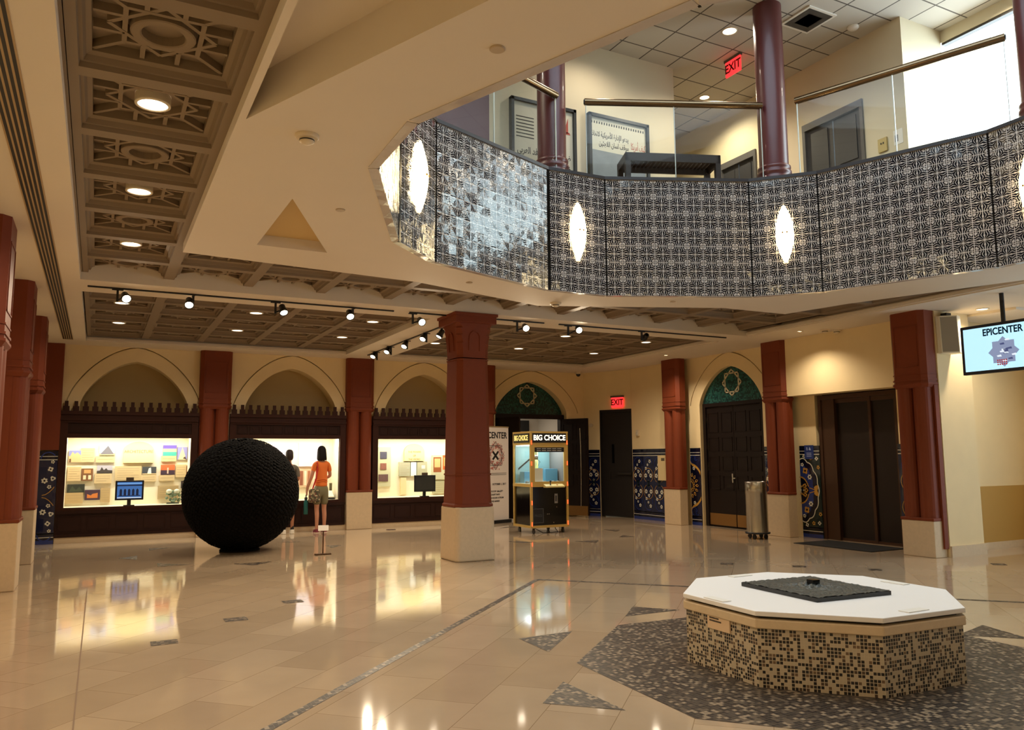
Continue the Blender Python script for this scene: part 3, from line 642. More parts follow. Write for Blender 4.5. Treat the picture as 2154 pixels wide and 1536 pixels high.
# ---------------------------------------------------------------- balcony columns, glass, rails
MAUVE = mat('maroon_enamel', (88, 36, 36), .38, coat=.15)
BC_LAB = {0: 'slender maroon balcony column above the middle wall lamp', 1: 'slender maroon balcony column above the wall lamp nearest the exit sign',
          7: 'slender maroon balcony column above the largest brightest wall lamp', 2: 'slender maroon balcony column by the bright upper window'}
p, t = dform(0, -.2, .36, ZT+.045)
bc = thing('balcony_column', BC_LAB[0], 'column', p, t, 'round columns along the balcony')
MB().lathe([(.245, 0), (.245, .07), (.225, .09), (.25, .12), (.25, .16), (.22, .18), (.24, .21), (.24, .24), (.215, .26)], 32).build('base', MAUVE, bc)
MB().lathe([(.212, .25), (.212, HU-ZT-.05)], 32).build('shaft', MAUVE, bc)
for k in (1, 2, 7, 6):
    p, t = dform(k, -.1 if k == 1 else 0, .36, ZT+.045)
    dup(bc, p, t, BC_LAB.get(k, 'slender maroon balcony column beside the pale edge of the ceiling opening'))
RAIL = mat('bronze_rail', (120, 100, 76), .22, 1)
GL_LAB = {0: 'clear glass balustrade panel in front of the slatted bench', 15: 'clear glass balustrade panel in front of the tall poster', 1: 'clear glass balustrade panel by the bright upper window'}
RL_LAB = {0: 'bronze handrail passing in front of the slatted bench', 15: 'short bronze handrail in front of the tall poster beside the maroon column', 1: 'long bronze handrail sloping up past the bright window'}
G0 = [drum_pt(k, s, .2) for k in range(8) for s in (-1, 1)]
segs = []
for k in range(8):       # one run from column to column
    a, c = Vector(dform(k, 0, .24)[0][:2]), Vector(dform((k+1) % 8, 0, .24)[0][:2]); segs.append((a, c))
for k, (a, c) in enumerate(segs):
    key = {0: 0, 1: 1, 7: 15}.get(k)
    if key is None: continue
    t = (c-a).normalized(); a2, c2 = a+t*.28, c-t*.28; L_ = (c2-a2).length; rz = math.atan2(t.y, t.x)
    g = thing('glass_balustrade', GL_LAB[key], 'glass panel', (a2.x, a2.y, ZT+.045), rz, 'glass panels of the balcony')
    n = 2
    for i in range(n):
        MB().face([(L_*i/n+.008, 0, 0), (L_*(i+1)/n-.008, 0, 0), (L_*(i+1)/n-.008, 0, 1.13), (L_*i/n+.008, 0, 1.13)]).build('pane', GLASSG, g)
    for i in range(n+1): MB().box(L_*i/n-.005, -.009, 0, L_*i/n+.005, .009, 1.13).build('joint', mat('glass_edge', (196, 206, 200), .3), g)
    r = thing('handrail', RL_LAB[key], 'handrail', (a2.x, a2.y, ZT+.045+1.16), rz, 'handrails of the balcony')
    MB().tube([(-.02, 0, 0), (L_+.02, 0, 0)], .052, 16).build('rail', RAIL, r)
    for i in (0, 1): MB().box(L_*i-.03+.0, -.02, -.03, L_*i+.03, .02, .03).build('bracket', BLACK, r)
# ---------------------------------------------------------------- wall lamps on the short faces
SC_LAB = {0: 'almond-shaped glowing wall lamp in the middle of the tiled balcony', 1: 'almond-shaped glowing wall lamp under the balcony column nearest the exit sign',
          7: 'largest almond-shaped glowing wall lamp with a dark centre boss beside the bright ceiling edge'}
p, t = dform(0, 0, -.015, 4.78)
s0 = thing('wall_lamp', SC_LAB[0], 'wall lamp', p, t, 'wall lamps round the atrium')
rows = []
for i in range(13):
    z = -.42+.84*i/12; wv = .125*math.cos(PI/2*abs(z)/.44)**.8; rows.append([(wv*math.cos(a), -.09*math.cos(PI/2*abs(z)/.46)*math.sin(a), z) for a in [PI*j/10 for j in range(11)]])
MB().grid(rows).build('diffuser', glow('sconce', (255, 226, 170), SCONCE_E), s0)
m = MB(); m.slab([(-.03, -.3), (.03, -.3), (.03, .3), (-.03, .3)], .0, .014); m.build('back_plate', STEEL, s0)
for k, s in enumerate((-.03, .03)): MB().blob((s, -.1, 0), .014, .014, .014).build('boss', BRASS, s0)
for k in (1, 2, 3, 4, 5, 6, 7):
    p, t = dform(k, 0, -.015, 4.78); dup(s0, p, t, SC_LAB.get(k, 'almond-shaped glowing wall lamp on the near side of the atrium'))
# ---------------------------------------------------------------- upper hall furniture and signs
INK = mat('ink', (34, 32, 32), .6); PAPER = mat('poster_paper', (206, 200, 180), .5); RINK = mat('red_ink', (168, 70, 52), .6)
def poster(x0, x1, z0, z1, label, style):
    g = thing('framed_poster', label, 'poster', ((x0+x1)/2, 10.57, z0)); w2_, h = (x1-x0)/2, z1-z0
    m = MB()
    for a in ((-w2_, 0, w2_, .05), (-w2_, h-.05, w2_, h), (-w2_, 0, -w2_+.05, h), (w2_-.05, 0, w2_, h)): m.box(a[0], -.09, a[1], a[2], 0, a[3])
    m.build('frame', mat('poster_frame', (40, 42, 44), .35), g)
    pn = MB().box(-w2_+.05, -.05, .05, w2_-.05, -.02, h-.05).build('sheet', PAPER, g)
    i = MB(); R = random.Random(len(label))
    if style == 1:
        for k in range(7): i.slab([(-.5, h-.30-k*.055), (-.18, h-.30-k*.055), (-.18, h-.285-k*.055), (-.5, h-.285-k*.055)], -.053, -.05)
        i.build('small_print', INK, pn)
        for s_, z_ in (('ضيف شرف الوفد العربي', h-.84), ('فرساي عام ١٩١٩', h-1.04)): text(arabic(s_), .15, (.5, -.051, z_), INK, pn, align='RIGHT', bold=.002, fit=.98 if z_ > h-.9 else .72)
        r = MB(); 
        for k in range(9): r.slab([(.02+k*.05, h-.42), (.06+k*.05, h-.42), (.06+k*.05, h-.30+.07*(k % 3)), (.02+k*.05, h-.28+.05*(k % 2))], -.053, -.05)
        r.slab([(-.02, h-.44), (.5, h-.44), (.48, h-.40), (0, h-.40)], -.053, -.05); r.build('red_emblem', RINK, pn)
        ph = MB(); ph.slab([(-w2_+.09, .08), (w2_-.09, .08), (w2_-.09, h-1.2), (-w2_+.09, h-1.2)], -.054, -.05); p_ = ph.build('photograph', mat('photo_grey', (120, 122, 124), .5), pn)
        q = MB()
        for k in range(3): q.blob((-.3+.3*k, -.056, .62), .09, .004, .12); q.slab([(-.44+.3*k, .1), (-.16+.3*k, .1), (-.2+.3*k, .5), (-.4+.3*k, .5)], -.058, -.054)
        q.build('figures', mat('photo_dark', (62, 62, 64), .5), p_)
    else:
        for s_, z_ in (('يدعو الإدارة الأمريكية لاتخاذ', h-.34), ('موقف لسان اللاجئين', h-.49)): text(arabic(s_), .125, (.20, -.051, z_), INK, pn, align='RIGHT', bold=.001, fit=.74 if z_ > h-.4 else .60)
        for k in range(22): i.slab([(-.55+k*.05, h-.16), (-.53+k*.05, h-.16), (-.53+k*.05, h-.12), (-.55+k*.05, h-.12)], -.053, -.05)
        i.build('border_pattern', INK, pn); text(arabic('كيف أمريكا'), .17, (.55, -.051, h-.44), RINK, pn, 'red_lettering', align='RIGHT', fit=.30)
        ph = MB(); ph.slab([(-w2_+.08, .08), (w2_-.08, .08), (w2_-.08, h-.62), (-w2_+.08, h-.62)], -.054, -.05); ph.build('photograph', mat('photo_sky', (128, 134, 138), .5, noise=.3, nscale=3), pn)
poster(5.50, 6.70, 5.42, 7.25, 'tall framed poster with a red emblem hanging behind the maroon balcony column', 1)
poster(6.95, 8.18, 5.42, 7.28, 'framed poster of a grey sky picture hanging above the slatted bench', 2)
BW = mat('bench_wood', (52, 34, 28), .5)
bt = Vector((1.43, -.56)).normalized()
g = thing('slatted_bench', 'dark slatted wooden bench standing behind the balcony glass', 'bench', (6.92, 9.46, ZU), math.atan2(bt.y, bt.x))
m = MB()
for k in range(22): m.box(.04+k*.066, .03, .86, .04+k*.066+.045, .50, .90)
m.build('slat', BW, g); m = MB(); m.box(0, 0, .78, 1.5, .035, .91); m.box(0, .50, .78, 1.5, .535, .91); m.box(0, 0, .78, .04, .53, .91); m.box(1.46, 0, .78, 1.5, .53, .91); m.build('apron', BW, g)
for x in (0, 1.42):
    for y in (0, .455): MB().box(x, y, 0, x+.08, y+.08, .80).build('leg', BW, g)
EXR = mat('exit_red', (255, 40, 40), .4, emit=1.5, ecol=(255, 46, 48)); EXL = mat('exit_letter', (110, 4, 8), .6)
def exit_sign(loc, rz, label, hang):
    g = thing('exit_sign', label, 'exit sign', loc, rz)
    MB().box(-.20, -.025, 0, .20, .025, .045).build('canopy', mat('sign_grey', (90, 80, 72), .5), g)
    f = MB().box(-.18, -.012, -.27, .18, .012, 0).build('face', EXR, g)
    text('EXIT', .22, (0, -.014, -.135), EXL, f, sx=.85, bold=.006)
    return g
exit_sign((9.49, 9.77, HU-.045), RR, 'red lit EXIT sign hanging from the tiled upper ceiling', 1)
p = EXIT @ Vector((.58, -.03, 3.17)); exit_sign(p, REX, 'red lit EXIT sign above the black emergency door', 0)
g = thing('wall_thermostat', 'beige thermostat plate on the upper wall beside the grey doors', 'thermostat', (10.95, 8.03, 6.42), RR); MB().box(-.08, -.03, 0, .08, 0, .22).build('plate', mat('beige_plastic', (190, 168, 110), .5), g); m = MB(); m.box(-.03, -.034, .12, -.01, -.03, .15); m.box(.01, -.034, .12, .03, -.03, .15); m.build('dial', INK, g)
g = thing('paper_notice', 'small printed paper notice on the upper wall by the window corner', 'notice', (10.95, 7.76, 6.45), RR); s = MB().box(-.08, -.004, 0, .08, 0, .24).build('sheet', WHITE, g); MB().box(-.06, -.006, .05, 0, -.004, .16).build('picture', mat('notice_grey', (150, 152, 156)), s)
# recessed lights of the upper hall
def downlight(name, loc, label, group, r=.085, power=DOWN_W, on=True, color=WARM, vis=True):
    g = thing(name, label, 'ceiling light', loc, 0, group)
    MB().lathe([(r+.016, .06), (r+.018, 0), (r+.018, -.010), (r, -.013), (r, .0)], 24, cap=False).build('trim_ring', mat('ring_white', (226, 214, 190), .4), g)
    MB().lathe([(.001, -.004), (r, -.004)], 24, cap=False).build('lens', BULB if on else mat('lens_off', (120, 104, 84), .4), g)
    if on: light('SPOT', 'lamp', (0, 0, -.03), power, color, .07, (0, 0, 0), g, spot_size=rad(150), spot_blend=.7)
    return g
downlight('downlight', (8.84, 9.15, HU), 'large bright round ceiling light beside the hanging exit sign', 'upper hall lights', .11, UPPER_W, True, (1, .86, .66))
downlight('downlight', (10.1, 11.2, HU), 'small round ceiling light deep in the upper corridor', 'upper hall lights', .09, UPPER_W, True, (1, .84, .6))
downlight('downlight', (6.9, 9.7, HU), 'round upper ceiling light in front of the posters', 'upper hall lights', .09, 75, True, (1, .86, .66))
for x, y in ((3.0, 10.0), (11.5, 6.5)): light('SPOT', 'upper_lamp', (x, y, HU-.05), UPPER_W, (1, .86, .66), .08, (0, 0, 0), None, spot_size=rad(150), spot_blend=.7)
g = thing('air_diffuser', 'square white air diffuser set in the tiled upper ceiling', 'air diffuser', (9.72, 8.32, HU)); MB().box(-.3, -.3, -.02, .3, .3, 0).build('face', WHITE, g); m = MB()
for k in range(3): m.loft(sq(0, 0, .26-.08*k, -.021), sq(0, 0, .23-.08*k, -.024), 0)
m.build('slot', mat('slot_dark', (70, 66, 62)), g)
g = thing('ceiling_sensor', 'small dark ceiling sensor near the upper column head', 'sensor', (9.1, 8.75, HU)); MB().lathe([(.05, 0), (.05, -.02), (.03, -.05), (.005, -.06)], 16).build('body', BLKGL, g)
g = thing('smoke_detector', 'white smoke detector on the upper ceiling near the bright window corner', 'smoke detector', (10.55, 8.15, HU)); MB().lathe([(.09, 0), (.09, -.02), (.06, -.05), (.01, -.055)], 20).build('body', WHITE, g)
# ---------------------------------------------------------------- free-standing column
g = thing('column', 'free-standing red column with a flared capital on a pale stone block', 'column', (5.285, 11.69, 0))
def octo(hx, ch, z): return [(-hx+ch, -hx, z), (hx-ch, -hx, z), (hx, -hx+ch, z), (hx, hx-ch, z), (hx-ch, hx, z), (-hx+ch, hx, z), (-hx, hx-ch, z), (-hx, -hx+ch, z)]
MB().loft(octo(.345, .05, 0), octo(.335, .05, .83)).build('plinth', STONE, g, .025)
m = MB(); m.loft(octo(.335, .09, .83), octo(.335, .09, .862)); m.loft(octo(.335, .09, .862), octo(.318, .09, .885)); m.loft(octo(.316, .09, .885), octo(.304, .09, 1.32)); m.loft(octo(.315, .09, 1.32), octo(.315, .09, 1.345))
m.build('base_moulding', RED, g)
MB().loft(octo(.303, .085, 1.345), octo(.272, .08, 3.17)).build('shaft', RED, g)
m = MB()
for z in (3.15, 3.185): m.loft(octo(.282, .08, z), octo(.282, .08, z+.018))
prof = [(.272, 3.2), (.274, 3.3), (.280, 3.42), (.290, 3.55), (.302, 3.66), (.315, 3.74)]
for (h0, z0), (h1, z1) in zip(prof, prof[1:]): m.loft(octo(h0, h0*.3, z0), octo(h1, h1*.3*(1-(z1-3.2)), z1), 0, False)
cap = m.build('capital', RED, g)
m = MB()
for k in range(4):
    M_ = Matrix.Rotation(k*PI/2, 4, 'Z') @ Matrix.Rotation(-.13, 4, 'X'); mm = MB(Matrix.Rotation(k*PI/2, 4, 'Z'))
    for j in range(9):
        a0, a1 = PI*j/9, PI*(j+1)/9
        for r0, r1, dd in ((.10, .085, .018),):
            q = [(r*math.cos(a), 3.50+1.2*r*math.sin(a)) for r, a in ((r0, a0), (r0, a1), (r1, a1), (r1, a0))]
            mm.loft([(u, -.275-(z-3.4)*.11-.014, z) for u, z in q], [(u, -.25-(z-3.4)*.11, z) for u, z in q])
    for uu in (-.10, .085): mm.loft([(uu, -.285, 3.3), (uu+.015, -.285, 3.3), (uu+.015, -.298, 3.5), (uu, -.298, 3.5)], [(uu, -.26, 3.3), (uu+.015, -.26, 3.3), (uu+.015, -.28, 3.5), (uu, -.28, 3.5)])
    m.v += mm.v; off = len(m.v)-len(mm.v); m.f += [[i+off for i in f] for f in mm.f]; m.m += mm.m; m.sm += mm.sm
m.build('niche_arch', RED, cap)
m = MB(); m.box(-.36, -.36, 3.74, .36, .36, 3.86); m.box(-.38, -.38, 3.855, .38, .38, 3.9); m.build('abacus', RED, g, .006)
# ---------------------------------------------------------------- pilasters
def pilaster(loc, rz, label, ped=.83, wid=.59, dep=.24):
    g = thing('pilaster', label, 'pilaster', loc, rz, 'red pilasters along the walls'); h = wid/2
    MB().box(-h, -dep+.01, 0, h, 0, ped).build('pedestal', STONE, g, .01)
    m = MB(); m.box(-h-.01, -dep, ped, h+.01, 0, ped+.045); m.build('base_moulding', RED, g, .01)
    for s in (-1, 1):
        m = MB(); r = h*.47; n = 10
        A = [(s*h*.5+r*math.cos(PI+PI*k/n), -dep+.13+.12*math.sin(PI+PI*k/n)) for k in range(n+1)]+[(s*h*.5+r, 0), (s*h*.5-r, 0)]
        m.prism(A, ped+.045, 2.68); m.build('shaft', RED, g)
    MB().box(-h, -.10, ped+.045, h, 0, 2.7).build('backing', RED, g)
    H2 = h+.025; c = .07; D = dep
    O = lambda e, z: [(-H2-e, 0, z), (-H2-e, -D+c-e, z), (-H2+c-e, -D-e, z), (H2-c+e, -D-e, z), (H2+e, -D+c-e, z), (H2+e, 0, z)]
    m = MB(); m.loft(O(-.02, 2.66), O(.012, 2.71)); m.loft(O(.012, 2.71), O(.012, 2.735)); m.loft(O(-.004, 2.735), O(-.004, 2.775)); m.loft(O(.008, 2.775), O(.008, 2.80)); m.loft(O(-.004, 2.80), O(-.004, 2.87)); m.loft(O(.004, 2.87), O(.004, 2.885)); m.loft(O(-.004, 2.885), O(0, 3.9))
    cp = m.build('capital', RED, g)
    m = MB()
    for u0, z0, u1, z1 in ((-H2+.10, 3.0, H2-.10, 3.012), (-H2+.10, 3.66, H2-.10, 3.672), (-H2+.10, 3.0, -H2+.112, 3.66), (H2-.112, 3.0, H2-.10, 3.66)): m.box(u0, -D-.006, z0, u1, -D+.01, z1)
    m.build('panel_bead', RED, cp)
    return g
PL = ['dark red pilaster in the far back corner beside the narrow floral tile strip', 'red pilaster between the two lit display cases directly behind the black ball',
      'red pilaster on a pale pedestal directly behind the woman in orange', 'red pilaster partly hidden behind the free-standing column and banner']
for x, l in zip((-.99, 2.175, 5.34, 8.51), PL):
    if x > -.9: pilaster((x, 17.98, 0), 0, l)
g = thing('pilaster', PL[0], 'pilaster', (-.90, 17.95, 0), 0, 'red pilasters along the walls'); MB().box(-.24, -.12, 1.8, .23, 0, 3.9).build('shaft', RED, g)
pilaster((12.28, 14.97, 0), RR, 'red pilaster on a pale pedestal between the exit corner and the green-arched doors', .82)
pilaster((12.28, 11.70, 0), RR, 'red pilaster on a pale pedestal standing behind the steel bin', .82)
g = pilaster((11.84, 8.30, 0), RR, 'broad red pilaster with a short pedestal between the lift and the white speaker', .56, .56, .30)
m = MB(); m.box(.285, -.10, .13, .315, -.01, 2.7); m.build('edge_strip', RED, g)
for y, l in ((14.85, 'red pilaster on the wall beside the back corner, smaller of the two in view'), (11.98, 'red pilaster at the very edge of the picture, nearest on its wall'), (8.9, 'red pilaster on the side wall beside the camera')):
    pilaster((-1.09, y, 0), RL, l, .83, .59, .27)
# ---------------------------------------------------------------- display cases
CASEW = mat('case_lining', (238, 228, 200), .7)
def case(loc, rz, W, label, lit=True, dep=.62):
    g = thing('display_case', label, 'display case', loc, rz, 'lit display cases set in the walls')
    m = MB(); m.box(0, 0, .11, W, .06, .60); m.box(0, -.03, .56, W, .04, .62); m.box(0, -.025, .11, W, .0, .17)
    n = 5 if W > 2 else 4
    for k in range(n):
        u0, u1 = W*(k+.1)/n, W*(k+.9)/n
        for q in ((u0, .22, u1, .235), (u0, .50, u1, .515), (u0, .235, u0+.015, .5), (u1-.015, .235, u1, .5)): m.box(q[0], -.012, q[1], q[2], 0, q[3])
    m.build('base_panel', WOOD2, g)
    m = MB(); m.box(0, -.02, .60, .13, .10, 2.36); m.box(W-.13, -.02, .60, W, .10, 2.36); m.box(.13, -.02, .60, W-.13, .06, .675); m.box(.13, -.02, 2.04, W-.13, .10, 2.12); m.build('frame', WOOD, g)
    m = MB(); m.box(.13, .0, 2.12, W-.13, .06, 2.34); nn = 9 if W > 2 else 5
    for k in range(nn):
        u0, u1 = .15+(W-.3)*(k+.08)/nn, .15+(W-.3)*(k+.92)/nn
        for q in ((u0, 2.14, u1, 2.152), (u0, 2.30, u1, 2.312), (u0, 2.15, u0+.012, 2.3), (u1-.012, 2.15, u1, 2.3)): m.box(q[0], -.012, q[1], q[2], 0, q[3])
        if k % 3 == 1: m.lathe([(.05, 0), (.05, .01)], 12, (0, 0, 0)) if False else m.slab([((u0+u1)/2+.05*math.cos(a), 2.23+.05*math.sin(a)) for a in [2*PI*j/10 for j in range(10)]], -.012, 0)
    m.build('carved_frieze', WOOD2, g)
    m = MB(); m.box(0, -.03, 2.34, W, .08, 2.38); m.box(0, -.055, 2.38, W, .08, 2.42); m.box(0, -.02, 2.42, W, .08, 2.50); m.box(0, -.05, 2.50, W, .08, 2.57); m.build('cornice', WOOD, g)
    m = MB(); nm = round(W/.169)
    for k in range(nm):
        u = W*(k+.5)/nm; m.slab([(u-.055, 2.57), (u-.055, 2.665), (u-.032, 2.665), (u-.032, 2.765), (u+.032, 2.765), (u+.032, 2.665), (u+.055, 2.665), (u+.055, 2.57)], -.01, .035)
    m.build('stepped_cresting', WOOD, g)
    m = MB(); m.box(.10, dep, .62, W-.10, dep+.02, 2.12); m.box(.09, .06, .62, .13, dep, 2.12); m.box(W-.13, .06, .62, W-.09, dep, 2.12); m.box(.1, .06, .62, W-.1, dep, .675); m.box(.1, .06, 2.12, W-.1, dep, 2.14); m.build('lining', CASEW, g)
    MB().face([(.13, .03, .675), (W-.13, .03, .675), (W-.13, .03, 2.04), (.13, .03, 2.04)]).build('pane', GLASS, g)
    if lit:
        MB().box(.2, .14, 2.095, W-.2, .2, 2.115).build('light_tube', glow('tube', (255, 240, 205), 10), g)
        light('AREA', 'tube_light', (W/2, .17, 2.085), CASE_W, (1, .93, .82), (W-.4, .07), (0, 0, 0), g)
    return g
CL = ['lit display case of photographs in the back corner with a blue-screened monitor', 'lit display case that the woman in orange is looking into', 'lit display case with a blank dark monitor, partly hidden by the free-standing column']
for (a, c), l in zip(BAYS, CL): case((a, 17.86, 0), 0, c-a, l)
case((-1.06, 15.2, 0), RL, 2.4, 'dark wooden case on the side wall next to the back corner', False, .05); case((-1.06, 12.32, 0), RL, 2.2, 'dark wooden case on the side wall between the two edge pilasters', False, .05)
# things inside the cases (local depth measured from the front of the case)
Yb = 17.86+.62
def panel(x0, x1, z0, z1, label, col, kind='text_panel', cat='panel', grp=None, lift=.05, pic=None, frm=None):
    g = thing(kind, label, cat, ((x0+x1)/2, Yb, z0), 0, grp); w2_, h = (x1-x0)/2, z1-z0
    b_ = MB().box(-w2_, -lift, 0, w2_, -.001, h).build('board' if kind != 'photograph' else 'print', mat('pnl_%d_%d_%d' % col, col, .6), g)
    if pic == 'text':
        m = MB(); n = int(h/.045)
        for k in range(1, n):
            m.box(-w2_*.82, -lift-.001, h-k*h/n-.004, w2_*(.82 if k % 3 else .4), -lift, h-k*h/n+.004)
        m.build('text_lines', mat('pale_text', (168, 146, 110), .7), b_)
    elif pic:
        m = MB(); cols = []
        for q in pic:
            if q[0] not in cols: cols.append(q[0])
            pts = [(-w2_+2*w2_*u, h*v) for u, v in q[1]]; m.slab(pts, -lift-.001-.0004*len(m.f)/6, -lift, cols.index(q[0]))
        m.build('picture', [mat('pic_%d_%d_%d' % c, c, .5) for c in cols], b_)
    return g
R4 = lambda a, b_, c, d: [(a, b_), (c, b_), (c, d), (a, d)]
sky = (132, 138, 196); GT = 'text panels in the corner case'; GP = 'photographs in the corner case'
def X1(px): return -.56+(px-139)*2.53/264*1.02       # spacing of the panels along the corner case
def Z1(py): return 2.05-(py-922)*.00985
def pn(px0, py0, px1, py1, *a, **k): return panel(X1(px0), X1(px1), Z1(py1), Z1(py0), *a, **k)
# corner case
T = (206, 182, 136)
pn(166, 943, 191, 972, 'blank cream text card right beside the town view in the corner case', T, grp=GT, pic='text')
pn(194, 960, 229, 973, 'cream caption strip under the pyramid photograph', T, grp=GT, pic='text')
pn(143, 981, 168, 1010, 'cream text card at the edge of the middle row of the corner case', T, grp=GT, pic='text')
pn(193, 996, 225, 1016, 'cream caption card under the grey mosque silhouette photograph', T, grp=GT, pic='text')
pn(141, 1034, 174, 1056, 'tan caption card under the dark forest photograph', (184, 158, 112), grp=GT, pic='text')
pn(206, 1026, 224, 1055, 'tan text card beside the glowing fortress photograph', (184, 158, 112), grp=GT, pic='text')
pn(231, 981, 282, 1014, 'wide cream text board above the blue-screened monitor', (198, 174, 128), grp=GT, pic='text')
pn(282, 1000, 311, 1014, 'small caption strip under the fountain photograph', T, grp=GT, pic='text')
pn(320, 960, 350, 972, 'caption strip under the seaside photograph', T, grp=GT, pic='text')
pn(373, 938, 394, 970, 'pale text card beside the spiral tower photograph', T, grp=GT, pic='text')
pn(317, 1001, 348, 1013, 'caption strip under the orange sunset photograph', T, grp=GT, pic='text')
pn(350, 979, 371, 1006, 'cream text card beside the desert photograph', T, grp=GT, pic='text')
pn(316, 1024, 357, 1052, 'large tan text board behind the glass flower ornament', (184, 160, 116), grp=GT, pic='text')
pn(144, 948, 166, 972, 'photograph of a pale hilltop town at the edge of the corner case', sky, 'photograph', 'photograph', GP, pic=[((222, 180, 130), [(0, 0), (1, 0), (1, .6), (.7, .85), (.5, .7), (.3, .9), (.1, .5), (0, .55)]), ((90, 60, 40), R4(.05, 0, .2, .3))])
pn(200, 937, 229, 958, 'photograph of a grey pyramid against blue sky', (172, 186, 214), 'photograph', 'photograph', GP, pic=[((206, 178, 130), R4(0, 0, 1, .2)), ((112, 110, 116), [(.05, .1), (.55, .95), (.95, .1)])])
pn(169, 985, 190, 1010, 'photograph of a brown arcaded courtyard in the middle row', (120, 78, 44), 'photograph', 'photograph', GP, pic=[((232, 214, 176), R4(.15, .1, .4, .45)), ((232, 214, 176), R4(.6, .1, .85, .45)), ((196, 150, 92), R4(.2, .6, .8, .9))])
pn(197, 979, 226, 995, 'photograph of a grey mosque silhouette', (176, 172, 180), 'photograph', 'photograph', GP, pic=[((62, 56, 52), [(0, 0), (1, 0), (1, .35), (.7, .4), (.6, .65), (.45, .4), (.3, .8), (.2, .35), (0, .3)])])
pn(144, 1017, 176, 1034, 'dark green forest photograph in the lowest row', (34, 40, 34), 'photograph', 'photograph', GP, pic=[((62, 72, 54), [(.1, .1), (.3, .8), (.5, .3), (.7, .7), (.9, .1)])])
pn(177, 1029, 205, 1050, 'night photograph of a glowing orange fortress', (64, 40, 60), 'photograph', 'photograph', GP, pic=[((206, 120, 56), [(.15, .2), (.15, .6), (.4, .45), (.5, .6), (.85, .7), (.85, .2)])])
pn(284, 983, 311, 999, 'dark photograph of a white fountain', (58, 62, 66), 'photograph', 'photograph', GP, pic=[((230, 226, 214), [(.35, .1), (.45, .8), (.6, .9), (.65, .1)]), ((226, 190, 140), R4(0, 0, 1, .12))])
pn(323, 937, 350, 960, 'seaside photograph with purple sky and turquoise water', (106, 86, 190), 'photograph', 'photograph', GP, pic=[((70, 176, 156), R4(0, 0, 1, .4)), ((226, 200, 150), R4(0, .38, 1, .68))])
pn(352, 941, 372, 968, 'photograph of a pale spiral tower', (140, 140, 196), 'photograph', 'photograph', GP, pic=[((232, 210, 164), [(.1, 0), (.9, 0), (.75, .4), (.6, .75), (.5, .98), (.4, .75), (.25, .4)]), ((70, 48, 36), [(.55, .1), (.95, .0), (.8, .25)])])
pn(320, 979, 348, 1000, 'photograph of a fountain under an orange sunset', (196, 104, 56), 'photograph', 'photograph', GP, pic=[((66, 48, 62), R4(0, 0, 1, .45)), ((236, 196, 170), R4(.45, .1, .55, .7))])
pn(372, 981, 393, 1005, 'brown desert photograph beside a cream text card', (168, 116, 74), 'photograph', 'photograph', GP, pic=[((214, 164, 110), [(0, .2), (.5, .6), (1, .3), (1, 0), (0, 0)])])
pn(362, 1014, 382, 1030, 'small dark photograph of two figures above the black ball', (52, 40, 36), 'photograph', 'photograph', GP, pic=[((210, 180, 140), R4(.2, .1, .4, .8)), ((210, 180, 140), R4(.6, .1, .8, .8))])
def arched(xc, z0, wv, h, label, lines, size):
    g = thing('title_board', label, 'title board', (xc, Yb, z0)); m = MB()
    pts = [(-wv, 0), (wv, 0)]+[(wv*math.cos(a), h*.55+h*.45*math.sin(a)) for a in [PI*j/14 for j in range(15)]]
    m.slab(pts, -.07, -.001); b_ = m.build('board', mat('title_cream', (226, 210, 150), .6), g)
    for k, s in enumerate(lines): text(s, size, (0, -.072, h*.52-k*size*1.35), mat('title_ink', (120, 96, 56), .6), b_, sx=.9)
    return g
arched(X1(275), Z1(974), .29, .44, 'arched cream title board in the middle of the corner case', ['ARCHITECTURE'], .085)
g = thing('glass_ornament', 'greenish glass flower ornament standing on the floor of the corner case', 'ornament', (X1(345), 18.25, .675)); m = MB()
m.box(-.12, -.05, 0, .12, .05, .03); m.build('base', mat('orn_dark', (60, 66, 56), .4), g); m = MB(); R = random.Random(2)
for k in range(26): m.blob((R.uniform(-.13, .13), R.uniform(-.05, .05), .05+R.random()*.22), .032, .03, .032, 8, 6)
m.build('leaves', mat('orn_green', (120, 140, 116), .2), g); m = MB()
for s in (-.08, .07): m.blob((s, -.03, .26), .06, .05, .05, 12, 8)
m.build('bloom', mat('orn_white', (222, 226, 206), .25), g)
def monitor(x, y, z, label, on, rz=0):
    g = thing('monitor', label, 'monitor', (x, y, z), rz); MB().box(-.10, -.06, 0, .10, .08, .02).build('foot', BLACK, g)
    MB().box(-.035, .0, .02, .035, .05, .30).build('stand', BLACK, g)
    c = MB().box(-.26, -.05, .12, .26, .0, .51).build('casing', BLACK, g, .008)
    s = MB().box(-.225, -.053, .155, .225, -.049, .48).build('screen', mat('screen_blue', (52, 92, 150), .3, emit=.55, ecol=(60, 110, 180)) if on else mat('screen_dark', (52, 54, 54), .15), g)
    if on:
        m = MB(); m.box(-.22, -.055, .16, .22, -.053, .175); m.build('task_bar', glow('bar_white', (220, 226, 230), .9), s)
        m = MB(); m.box(-.225, -.0545, .40, .225, -.053, .425); m.box(-.2, -.0545, .2, .2, -.053, .215)
        for k in range(5): m.slab([(-.18+k*.075, .215), (-.135+k*.075, .215), (-.135+k*.075, .32), (-.157+k*.075, .35), (-.18+k*.075, .32)], -.0545, -.053)
        m.build('arcade_picture', mat('screen_arches', (20, 34, 62), .3, emit=.1, ecol=(40, 70, 130)), s); MB().box(-.225, -.0542, .44, .225, -.053, .46).build('sky_band', glow('bar_sky', (130, 176, 226), .8), s)
    MB().box(-.07, -.03, .51, .07, -.0, .57).build('camera_box', mat('box_grey', (80, 66, 52), .5), g)
    return g
